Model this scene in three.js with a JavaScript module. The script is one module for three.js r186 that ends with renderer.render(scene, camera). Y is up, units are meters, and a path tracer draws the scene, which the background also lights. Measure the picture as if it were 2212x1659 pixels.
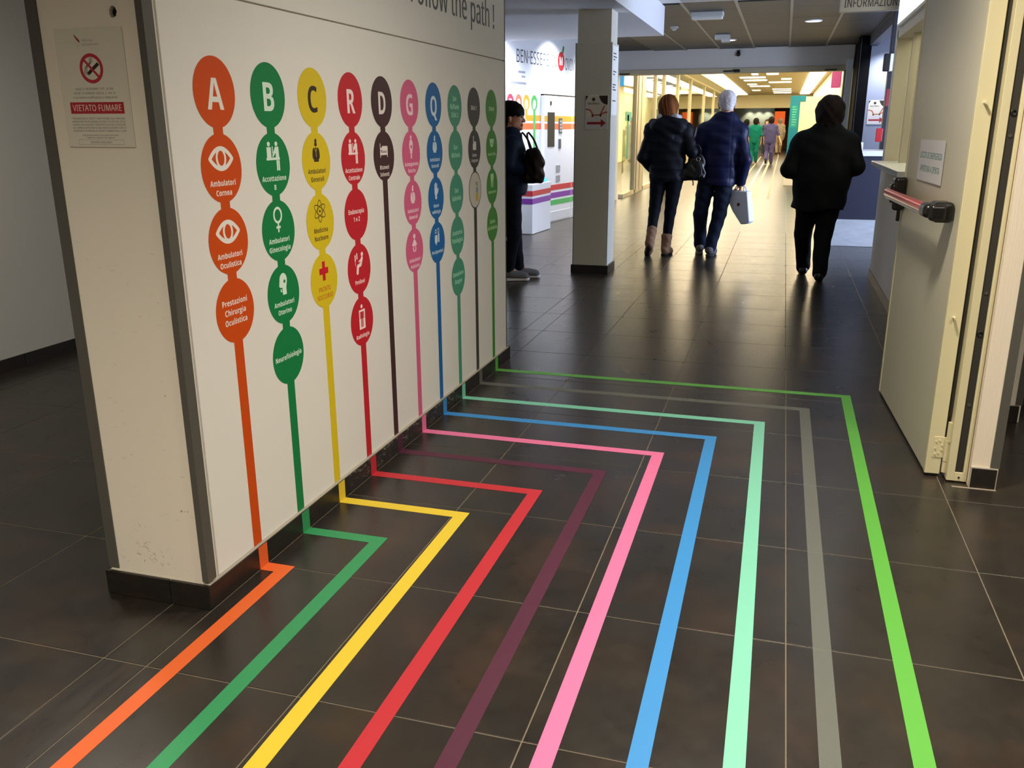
import * as THREE from 'three';
import { RoundedBoxGeometry } from 'three/addons/geometries/RoundedBoxGeometry.js';
import { TextGeometry } from 'three/addons/geometries/TextGeometry.js';
import { FontLoader } from 'three/addons/loaders/FontLoader.js';
import { mergeGeometries } from 'three/addons/utils/BufferGeometryUtils.js';
import { RectAreaLightUniformsLib } from 'three/addons/lights/RectAreaLightUniformsLib.js';
import { Brush, Evaluator, SUBTRACTION } from 'three-bvh-csg';

// ---------------------------------------------------------------- camera, sky, exposure, large lights
const scene = new THREE.Scene();
scene.background = new THREE.Color(0x05060a);
const camera = new THREE.PerspectiveCamera(47.72, 2212 / 1659, 0.05, 150);
camera.rotation.order = 'YXZ';
camera.position.set(0.4853, 1.3994, 2.266);
camera.rotation.set(THREE.MathUtils.degToRad(-16.508), THREE.MathUtils.degToRad(16.878), THREE.MathUtils.degToRad(-0.265));
const renderer = new THREE.WebGLRenderer({ antialias: true });
renderer.toneMapping = THREE.LinearToneMapping;
renderer.toneMappingExposure = 1.05;
renderer.shadowMap.enabled = true;
RectAreaLightUniformsLib.init();

const WARM = 0xfff3e2, COOL = 0xc9dcff, CORR = 0xffe6bd, WHITE = 0xf3f6ff;
// area light that shines along -y (or towards a point), just in front of its fitting
function areaLight(name, w, h, x, y, z, look, color, intensity) {
  const l = new THREE.RectAreaLight(color, intensity, w, h); l.name = name;
  l.position.set(x, y, z); l.lookAt(...look); scene.add(l); return l;
}
const LAMPS = [   // round recessed reflector lamps of the near hall: x, z, strength
  [0.8, 2.7, 22], [-1.1, 2.9, 30], [-2.7, -0.7, 8], [2.1, 0.9, 24], [0.55, -0.6, 22],
];
for (const [x, z, s] of LAMPS) { const l = new THREE.SpotLight(WARM, s, 0, 1.36, 0.9, 2); l.name = 'near_hall_beam'; l.position.set(x, 2.7, z); l.target.position.set(x, 0, z); l.castShadow = true; l.shadow.radius = 7; scene.add(l, l.target); }
areaLight('entrance_daylight', 2.0, 2.1, 4.7, 1.35, -7.8, [0, 1.35, -7.8], COOL, 20);           // glass entrance of the side passage, right
areaLight('cove_light', 0.42, 32, -1.82, 2.9, -32, [-1.82, 0, -32], CORR, 6.5);
areaLight('cove_light', 0.42, 32, 1.32, 2.9, -32, [1.32, 0, -32], CORR, 6.5);

// ---------------------------------------------------------------- helpers
const rnd = (() => { let s = 20240607; return () => { s = (s + 0x6d2b79f5) | 0; let t = Math.imul(s ^ (s >>> 15), 1 | s); t = (t + Math.imul(t ^ (t >>> 7), 61 | t)) ^ t; return ((t ^ (t >>> 14)) >>> 0) / 4294967296; }; })();
const V = (x, y, z) => new THREE.Vector3(x, y, z);
const used = {};
const numbered = (n) => { used[n] = (used[n] ?? -1) + 1; return used[n] ? n + '_' + String(used[n]).padStart(3, '0') : n; };
function mesh(name, geo, mat, parent, x = 0, y = 0, z = 0) {
  const m = new THREE.Mesh(geo, mat); m.name = parent === scene ? numbered(name) : name;
  m.position.set(x, y, z); m.castShadow = m.receiveShadow = true; parent.add(m); return m;
}
function tag(o, label, category, group, kind) {
  if (label) o.userData.label = label;
  if (category) o.userData.category = category;
  if (group) o.userData.group = group;
  if (kind) o.userData.kind = kind;
  return o;
}
function thing(name, label, category, [x, y, z] = [0, 0, 0], turn = 0, group) {
  const g = new THREE.Group(); g.name = numbered(name); g.position.set(x, y, z); g.rotation.y = turn; scene.add(g);
  return tag(g, label, category, group);
}
function structure(name, label, pos) { const g = new THREE.Group(); g.name = name; if (pos) g.position.set(...pos); scene.add(g); return tag(g, label, 'structure', null, 'structure'); }
const B = (x0, x1, y0, y1, z0, z1) => new THREE.BoxGeometry(Math.abs(x1 - x0), Math.abs(y1 - y0), Math.abs(z1 - z0)).translate((x0 + x1) / 2, (y0 + y1) / 2, (z0 + z1) / 2);
const RB = (x0, x1, y0, y1, z0, z1, r = 0.004, s = 2) => new RoundedBoxGeometry(Math.abs(x1 - x0), Math.abs(y1 - y0), Math.abs(z1 - z0), s, r).translate((x0 + x1) / 2, (y0 + y1) / 2, (z0 + z1) / 2);
const plain = (g) => { g = g.index ? g.toNonIndexed() : g; for (const k of Object.keys(g.attributes)) if (!['position', 'normal', 'uv'].includes(k)) g.deleteAttribute(k); return g; };
const merge = (list) => mergeGeometries(list.map(plain));
const tube = (pts, r, seg = 24, rad = 8) => new THREE.TubeGeometry(new THREE.CatmullRomCurve3(pts.map((p) => V(...p))), seg, r, rad);
const cyl = (r0, r1, h, seg = 24) => new THREE.CylinderGeometry(r0, r1, h, seg);
function mat(color, roughness = 0.6, extra = {}) { return new THREE.MeshPhysicalMaterial({ color, roughness, ...extra }); }

// layered value noise, repeating over n cells
function noise2(seed) {
  const h = (x, y) => { let t = Math.imul(x * 374761393 + y * 668265263 + seed * 974634777, 1274126177); t = Math.imul(t ^ (t >>> 13), 1274126177); return ((t ^ (t >>> 16)) >>> 0) / 4294967296; };
  return (x, y, n) => {
    const ix = Math.floor(x), iy = Math.floor(y), fx = x - ix, fy = y - iy, s = fx * fx * (3 - 2 * fx), t = fy * fy * (3 - 2 * fy), w = (a) => ((a % n) + n) % n;
    const a = h(w(ix), w(iy)), b = h(w(ix + 1), w(iy)), c = h(w(ix), w(iy + 1)), d = h(w(ix + 1), w(iy + 1));
    return (a + (b - a) * s) * (1 - t) + (c + (d - c) * s) * t;
  };
}
function fbm(seed, base, oct) { const n = noise2(seed); return (u, v) => { let s = 0, a = 0.5, f = base, t = 0; for (let i = 0; i < oct; i++, f *= 2, a *= 0.55) { s += a * n(u * f, v * f, f); t += a; } return s / t; }; }
function dataTex(size, fn, srgb = false, repeat = 1) {
  const d = new Uint8Array(size * size * 4);
  for (let y = 0; y < size; y++) for (let x = 0; x < size; x++) { const c = fn(x / size, y / size), i = (y * size + x) * 4; for (let k = 0; k < 3; k++) d[i + k] = Math.max(0, Math.min(255, (Array.isArray(c) ? c[k] : c) * 255)); d[i + 3] = 255; }
  const t = new THREE.DataTexture(d, size, size); t.wrapS = t.wrapT = THREE.RepeatWrapping; t.magFilter = THREE.LinearFilter; t.minFilter = THREE.LinearMipmapLinearFilter; t.repeat.set(repeat, repeat);
  if (srgb) t.colorSpace = THREE.SRGBColorSpace; t.needsUpdate = true; return t;
}
function canvasTex(w, h, draw) {
  const c = document.createElement('canvas'); c.width = w; c.height = h; const g = c.getContext('2d'); draw(g, w, h);
  const t = new THREE.CanvasTexture(c); t.colorSpace = THREE.SRGBColorSpace; t.anisotropy = 8; return t;
}
// flat print facing local +z, lower left corner at the origin
const sheet = (w, h) => new THREE.PlaneGeometry(w, h).translate(w / 2, h / 2, 0);

// ---------------------------------------------------------------- materials
const grain = dataTex(256, (() => { const a = fbm(3, 32, 3), b = fbm(4, 4, 3); return (u, v) => 0.35 + 0.4 * a(u, v) + 0.25 * b(u, v); })());
const paintBump = dataTex(256, (() => { const a = fbm(8, 24, 4); return (u, v) => a(u, v); })());
const tileMats = [0, 1, 2, 3].map((k) => {
  const A = fbm(11 + k, 4, 5), Bn = fbm(31 + k, 16, 4), C = fbm(51 + k, 64, 2), D = fbm(71 + k, 3, 4);
  const map = dataTex(512, (u, v) => { const s = 0.62 * A(u, v) + 0.28 * Bn(u, v) + 0.1 * C(u, v), w = D(u, v), l = 0.095 + 0.09 * s, r = Math.max(0, w - 0.48) * 0.16; return [l * 1.09 + r, l + r * 0.4, l * 0.88]; }, true);
  const rough = dataTex(256, (u, v) => 0.56 + 0.12 * Bn(u, v) + 0.1 * A(u, v));
  const bump = dataTex(256, (u, v) => 0.6 * Bn(u, v) + 0.4 * C(u, v));
  return new THREE.MeshPhysicalMaterial({ name: 'dark_tile', map, roughness: 0.44, roughnessMap: rough, bumpMap: bump, bumpScale: 0.00005, ior: 1.58 });
});
const M = {
  grout: mat(0x756b5a, 0.9),
  skirt: new THREE.MeshPhysicalMaterial({ color: 0xd8d8d8, map: tileMats[0].map, roughness: 0.4 }),
  plaster: mat(0xe6dfcd, 0.85, { bumpMap: paintBump, bumpScale: 0.0008 }),
  white: mat(0xe9e8e4, 0.6, { bumpMap: paintBump, bumpScale: 0.0004 }),
  laminate: mat(0xe9e8e2, 0.4, { ior: 1.45, specularIntensity: 0.8 }),
  whiteGloss: mat(0xf3f3f1, 0.25),
  guard: mat(0x55534c, 0.55),
  edging: mat(0xd9d6cc, 0.4),
  black: mat(0x0c0c0d, 0.45),
  rubber: mat(0x2a2721, 0.7),
  steel: mat(0xb9b8b2, 0.32, { metalness: 0.9 }),
  alu: mat(0xc2b89c, 0.4, { metalness: 0.2 }),
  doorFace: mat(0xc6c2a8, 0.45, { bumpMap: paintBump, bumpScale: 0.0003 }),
  doorEdge: mat(0xd3caa2, 0.42),  // same paint as the face, tinted brighter because the edge catches more light
  ceilPanel: new THREE.MeshPhysicalMaterial({ color: 0x434240, roughness: 0.5, bumpMap: grain, bumpScale: 0.0004 }),
  ceilGap: mat(0x2c2a26, 0.6),
  navy: mat(0x23273a, 0.5), slate: mat(0x8d93a8, 0.7), blackPanel: mat(0x07080b, 0.8, { specularIntensity: 0.15 }), marble: new THREE.MeshPhysicalMaterial({ color: 0xb9bcc8, roughness: 0.45 }),
  cream: mat(0xefe6c6, 0.6), beige: mat(0xcbbd98, 0.6), greyGreen: mat(0x7d8578, 0.7),
  glass: new THREE.MeshPhysicalMaterial({ color: 0xf2f6ea, transmission: 1, thickness: 0, roughness: 0.03, ior: 1.5 }),
  teal: mat(0x0c7f9a, 0.45),
};
const glow = (name, color, k) => { const m = new THREE.MeshStandardMaterial({ color: 0x222222, roughness: 0.6, emissive: color, emissiveIntensity: k }); m.name = name; return m; };
const G = { lamp: glow('lamp', WARM, 8), cove: glow('cove_light', CORR, 6), ceilLight: glow('lamp_panel', 0xfff3d0, 3.2), down: glow('lamp_downlight', 0xffffff, 6), day: glow('window_daylight', COOL, 4), sign: glow('sign_lightbox', 0xffffff, 1.25) };

// ---------------------------------------------------------------- floor
{
  const floor = structure('floor', 'dark brown porcelain tile floor with pale grout joints');
  mesh('grout_bed', B(-4.4, 4.9, -0.06, -0.0016, 6.2, -10.2), M.grout, floor);
  const T = 0.6, J = 0.0019, variants = [0, 1, 2, 3].map((q) => { const g = new RoundedBoxGeometry(T - 2 * J, 0.012, T - 2 * J, 1, 0.0012).translate(0, -0.006, 0); const p = g.attributes.position, uv = g.attributes.uv; for (let i = 0; i < p.count; i++) { const a = [p.getX(i) / T + 0.5, p.getZ(i) / T + 0.5], r = [[a[0], a[1]], [a[1], 1 - a[0]], [1 - a[0], 1 - a[1]], [1 - a[1], a[0]]][q]; uv.setXY(i, r[0], r[1]); } return g; });
  const tile = (x, z, w = 0) => { const k = Math.floor(rnd() * 4), m = mesh('tile', variants[Math.floor(rnd() * 4)], tileMats[k], floor, x, 0, z); if (w) m.scale.x = (w - 2 * J) / (T - 2 * J); return m; };
  for (let j = -17; j <= 2; j++) for (let i = -7; i <= 3; i++) {
    const z = (j + 0.5) * T - 0.0, x = (i + 0.5) * T;
    if (i === -2) { tile(-1.131, z, 0.138); tile(-0.831, z, 0.462); } else tile(x, z);
  }
  const rest = [];   // rows behind the camera and out to the sides, outside the picture
  for (let j = -17; j <= 9; j++) for (let i = -7; i <= 7; i++) if (j > 2 || i > 3) rest.push(variants[0].clone().translate((i + 0.5) * T, 0, (j + 0.5) * T));
  tag(mesh('tile_field', merge(rest), tileMats[1], floor), null, null, null, 'stuff');
  // beyond ten metres the joints are too fine to tell apart: one slab, joints in the material
  const far = dataTex(512, (() => { const A = fbm(91, 6, 4), Bn = fbm(92, 32, 3); return (u, v) => { const j = (u * 4) % 1 < 0.012 || (v * 4) % 1 < 0.012; const l = 0.115 + 0.125 * (0.6 * A(u, v) + 0.4 * Bn(u, v)); return j ? [0.42, 0.39, 0.34] : [l * 1.1, l, l * 0.9]; }; })(), true);
  const fm = new THREE.MeshPhysicalMaterial({ map: far, roughness: 0.3 });
  const slab = (x0, x1, z0, z1) => { const g = B(x0, x1, -0.06, 0, z0, z1), p = g.attributes.position, uv = g.attributes.uv; for (let i = 0; i < p.count; i++) uv.setXY(i, p.getX(i) / 2.4, p.getZ(i) / 2.4); return g; };
  mesh('far_floor', slab(-6, 4.9, -10.2, -62), fm, floor);
}

// ---------------------------------------------------------------- near hall shell
const CEIL = 2.75;
{
  const c = structure('ceiling', 'dark taupe ceiling of long metal panels');
  mesh('ceiling_slab', B(-4.4, 4.9, CEIL + 0.012, CEIL + 0.2, 6.2, -15.3), M.ceilGap, c);
  const p1 = RB(-0.292, 0.292, 0, 0.012, -0.596, 0.596, 0.002, 1);
  for (let i = -1; i <= 4; i++) for (let k = 0; k < 7; k++) {
    const x = -1.385 + 0.611 * (i + 0.5), z = -9.35 - k * 1.2 + (i % 2 ? 0.6 : 0);
    if (z > -15.0 && z < -8.2) mesh('ceiling_panel', p1, M.ceilPanel, c, x, CEIL, z);
  }
  for (let i = 0; i < 6; i++) mesh('ceiling_rail', B(-0.016, 0.016, -0.006, 0.012, -8.6, -15.15), mat(0x8f8a80, 0.45), c, -1.385 + 0.611 * i, CEIL, 0);
  mesh('near_ceiling', B(-4.4, 4.9, CEIL, CEIL + 0.012, 6.2, -8.6), M.white, c);
  // white dropped soffit over the vending corner
  const s = structure('trim_1', 'white dropped ceiling soffit above the pillar');
  mesh('soffit', RB(-4.3, -0.985, 2.428, CEIL, -8.86, -3.0, 0.003), mat(0xdedee2, 0.7, { bumpMap: paintBump, bumpScale: 0.0006 }), s);
}
{
  // wall panel pier on the left: cream end face with a chipped hole, laminate boards on the corridor side
  const w = structure('wall_left', 'pale pier wall carrying the route graphics');
  const ev = new Evaluator(), a = new Brush(B(-1.425, -1.09, 0, CEIL, 0.292, -2.78)), prof = new THREE.Shape();
  for (let i = 0; i < 14; i++) { const t = i / 14 * Math.PI * 2, r = 0.0115 * (0.85 + 0.35 * rnd()) * (Math.abs(Math.cos(t)) > 0.7 ? 1 : 1.12); prof[i ? 'lineTo' : 'moveTo'](Math.cos(t) * r, Math.sin(t) * r); }
  const b = new Brush(new THREE.ExtrudeGeometry(prof, { depth: 0.09, bevelEnabled: false }).translate(-1.161, 1.682, 0.22));
  a.updateMatrixWorld(); b.updateMatrixWorld();
  const pier = ev.evaluate(a, b, SUBTRACTION).geometry;
  // scuffs: dark rubs low on the end face
  const scuff = canvasTex(512, 2048, (g, W, H) => {
    g.fillStyle = '#e8e1cf'; g.fillRect(0, 0, W, H);
    const mark = (x, y, n, s, al) => { for (let i = 0; i < n; i++) { g.strokeStyle = `rgba(70,66,60,${al * (0.4 + rnd())})`; g.lineWidth = 1 + rnd() * 2.5; g.beginPath(); const px = x + (rnd() - 0.5) * s * 2, py = y + (rnd() - 0.5) * s; g.moveTo(px, py); g.quadraticCurveTo(px + s * 0.3 * rnd(), py + 6 * (rnd() - 0.5), px + s * (rnd() - 0.2) * 0.6, py + 14 * (rnd() - 0.5)); g.stroke(); } };
    const at = (x, y) => [(x + 1.425) / 0.335 * W, (1 - y / CEIL) * H];
    mark(...at(-1.29, 0.16), 22, 50, 0.2); mark(...at(-1.22, 0.14), 10, 40, 0.16); mark(...at(-1.37, 0.12), 6, 20, 0.3); mark(...at(-1.13, 0.3), 5, 24, 0.3); mark(...at(-1.15, 0.66), 3, 14, 0.35); mark(...at(-1.3, 0.24), 6, 30, 0.14); mark(...at(-1.2, 0.9), 2, 10, 0.3);
    for (let i = 0; i < 90; i++) { g.fillStyle = `rgba(120,112,96,${0.05 + 0.06 * rnd()})`; g.fillRect(rnd() * W, H * (0.6 + 0.4 * rnd()), 2 + rnd() * 30, 1 + rnd() * 3); }
  });
  const pp = pier.attributes.position, uv = new Float32Array(pp.count * 2);
  for (let i = 0; i < pp.count; i++) { uv[2 * i] = (pp.getX(i) + 1.425) / 0.335; uv[2 * i + 1] = pp.getY(i) / CEIL; }
  pier.setAttribute('uv', new THREE.BufferAttribute(uv, 2));
  mesh('pier', pier, mat(0xffffff, 0.82, { map: scuff }), w);
  mesh('hole_shade_plug', new THREE.SphereGeometry(0.0135, 20, 12).scale(1, 1.1, 2), mat(0x0b0a09, 0.95), w, -1.161, 1.682, 0.262);  // solid near-black plug; its colour paints the shade inside the chipped hole
  const X = -1.078;
  mesh('laminate_board', RB(-1.09, X, 0.078, 1.757, 0.232, -2.765, 0.0015, 1), M.laminate, w);
  mesh('laminate_board', RB(-1.09, X, 1.7615, CEIL, 0.232, -2.765, 0.0015, 1), M.laminate, w);
  mesh('board_edging', B(-1.09, X + 0.002, 0.078, CEIL, 0.243, 0.254), M.edging, w);
  mesh('board_edging', B(-1.09, X + 0.001, 0.078, CEIL, -2.767, -2.779), M.guard, w);
  // grey plastic corner guards
  const t = structure('trim_2', 'dark grey plastic corner guard beside the no smoking notice');
  mesh('corner_guard', merge([B(-1.089, -1.068, 0.088, CEIL, 0.2925, 0.298), B(-1.0735, -1.068, 0.088, CEIL, 0.258, 0.2925)]), M.guard, t);
  const t2 = structure('trim_3', 'dark grey plastic corner guard on the outer edge of the pier');
  mesh('corner_guard', merge([B(-1.4285, -1.394, 0.088, CEIL, 0.2925, 0.297), B(-1.4285, -1.4245, 0.088, CEIL, 0.24, 0.2925)]), M.guard, t2);
  // dark tile skirting with pale joints
  const s = structure('baseboard_left', 'dark tile skirting around the pier');
  const bed = mat(0xa9a294, 0.9);
  mesh('skirting_bed', B(-1.432, -1.066, 0, 0.078, 0.299, -2.79), bed, s);
  const zs = [0.308, -0.003, -0.6, -1.2, -1.8, -2.4, -2.796];
  const worn = new THREE.MeshPhysicalMaterial({ roughness: 0.55, map: canvasTex(1024, 128, (g, W, H) => { g.fillStyle = '#27231f'; g.fillRect(0, 0, W, H); for (let i = 0; i < 160; i++) { const x = rnd() * W, y = Math.pow(rnd(), 2.2) * H * 0.8, r = 2 + rnd() * 16; g.fillStyle = `rgba(${150 + rnd() * 60},${145 + rnd() * 55},${132 + rnd() * 50},${0.08 + rnd() * 0.28})`; g.beginPath(); g.ellipse(x, y, r * 1.6, r * (0.2 + rnd() * 0.5), rnd() * 0.8 - 0.2, 0, 7); g.fill(); } }) });
  for (let i = 0; i < 6; i++) mesh('skirting_tile', RB(-1.068, -1.0615, 0.001, 0.0775, zs[i] - 0.0018, zs[i + 1] + 0.0018, 0.001, 1), i === 2 || i === 3 ? worn : M.skirt, s);
  mesh('skirting_tile', RB(-1.437, -1.205, 0.001, 0.0795, 0.297, 0.3075, 0.001, 1), M.skirt, s);
  mesh('skirting_tile', RB(-1.201, -1.064, 0.001, 0.0795, 0.297, 0.3075, 0.001, 1), M.skirt, s);
  mesh('skirting_tile', RB(-1.437, -1.43, 0.001, 0.0795, 0.295, -2.79, 0.001, 1), M.skirt, s);
  mesh('skirting_tile', RB(-1.437, -1.0615, 0.001, 0.0795, -2.789, -2.797, 0.001, 1), M.skirt, s);
}
{
  const w = structure('wall_side', 'grey white wall of the passage behind the pier');
  mesh('wall', B(-3.98, -3.88, 0, CEIL, 6.2, -13), mat(0xc9cac8, 0.85, { bumpMap: paintBump, bumpScale: 0.0012 }), w);
  const s = structure('baseboard_side', 'dark skirting of the passage wall');
  mesh('skirting_bed', B(-3.88, -3.874, 0, 0.078, 3, -8), M.grout, s);
  for (let k = 0; k < 6; k++) mesh('skirting_tile', RB(-3.876, -3.868, 0, 0.08, 0.6 - 0.6 * k - 0.002, 0.002 - 0.6 * k, 0.001, 1), M.skirt, s);
  const wb = structure('wall_back', 'pale wall behind the viewer'); mesh('wall', B(-4.4, 4.9, 0, CEIL, 6.2, 6.3), M.plaster, wb);
  const wr = structure('wall_outer', 'pale outer wall of the entrance passage');
  mesh('wall', merge([B(4.8, 4.9, 0, CEIL, 6.2, -6.7), B(4.8, 4.9, 0, CEIL, -8.9, -14.2), B(4.8, 4.9, 2.45, CEIL, -6.7, -8.9)]), M.plaster, wr);
  const win = structure('window_1', 'bright glass entrance of the side passage');
  mesh('window_frame', merge([B(4.8, 4.88, 0, 2.45, -6.7, -6.78), B(4.8, 4.88, 0, 2.45, -8.82, -8.9), B(4.8, 4.88, 2.37, 2.45, -6.7, -8.9), B(4.8, 4.88, 0, 0.1, -6.7, -8.9), B(4.8, 4.88, 0, 2.45, -7.77, -7.83)]), M.alu, win);
  mesh('window_daylight', B(4.83, 4.85, 0.1, 2.37, -6.78, -8.82), G.day, win);
}
for (const [x, z] of LAMPS) {
  const t = thing('ceiling_lamp', 'round recessed ceiling lamp of the near hall', 'ceiling light', [x, CEIL, z], 0, 'near hall ceiling lamps');
  mesh('rim', new THREE.TorusGeometry(0.15, 0.012, 8, 32).rotateX(Math.PI / 2), M.whiteGloss, t, 0, -0.008, 0); mesh('lamp_glass', cyl(0.14, 0.14, 0.006, 32), G.lamp, t, 0, -0.006, 0);
}

// ---------------------------------------------------------------- route graphics on the laminate and tape lines on the floor
const fontR = await new FontLoader().loadAsync('fonts/droid/droid_sans_regular.typeface.json');
const fontB = await new FontLoader().loadAsync('fonts/droid/droid_sans_bold.typeface.json');
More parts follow.
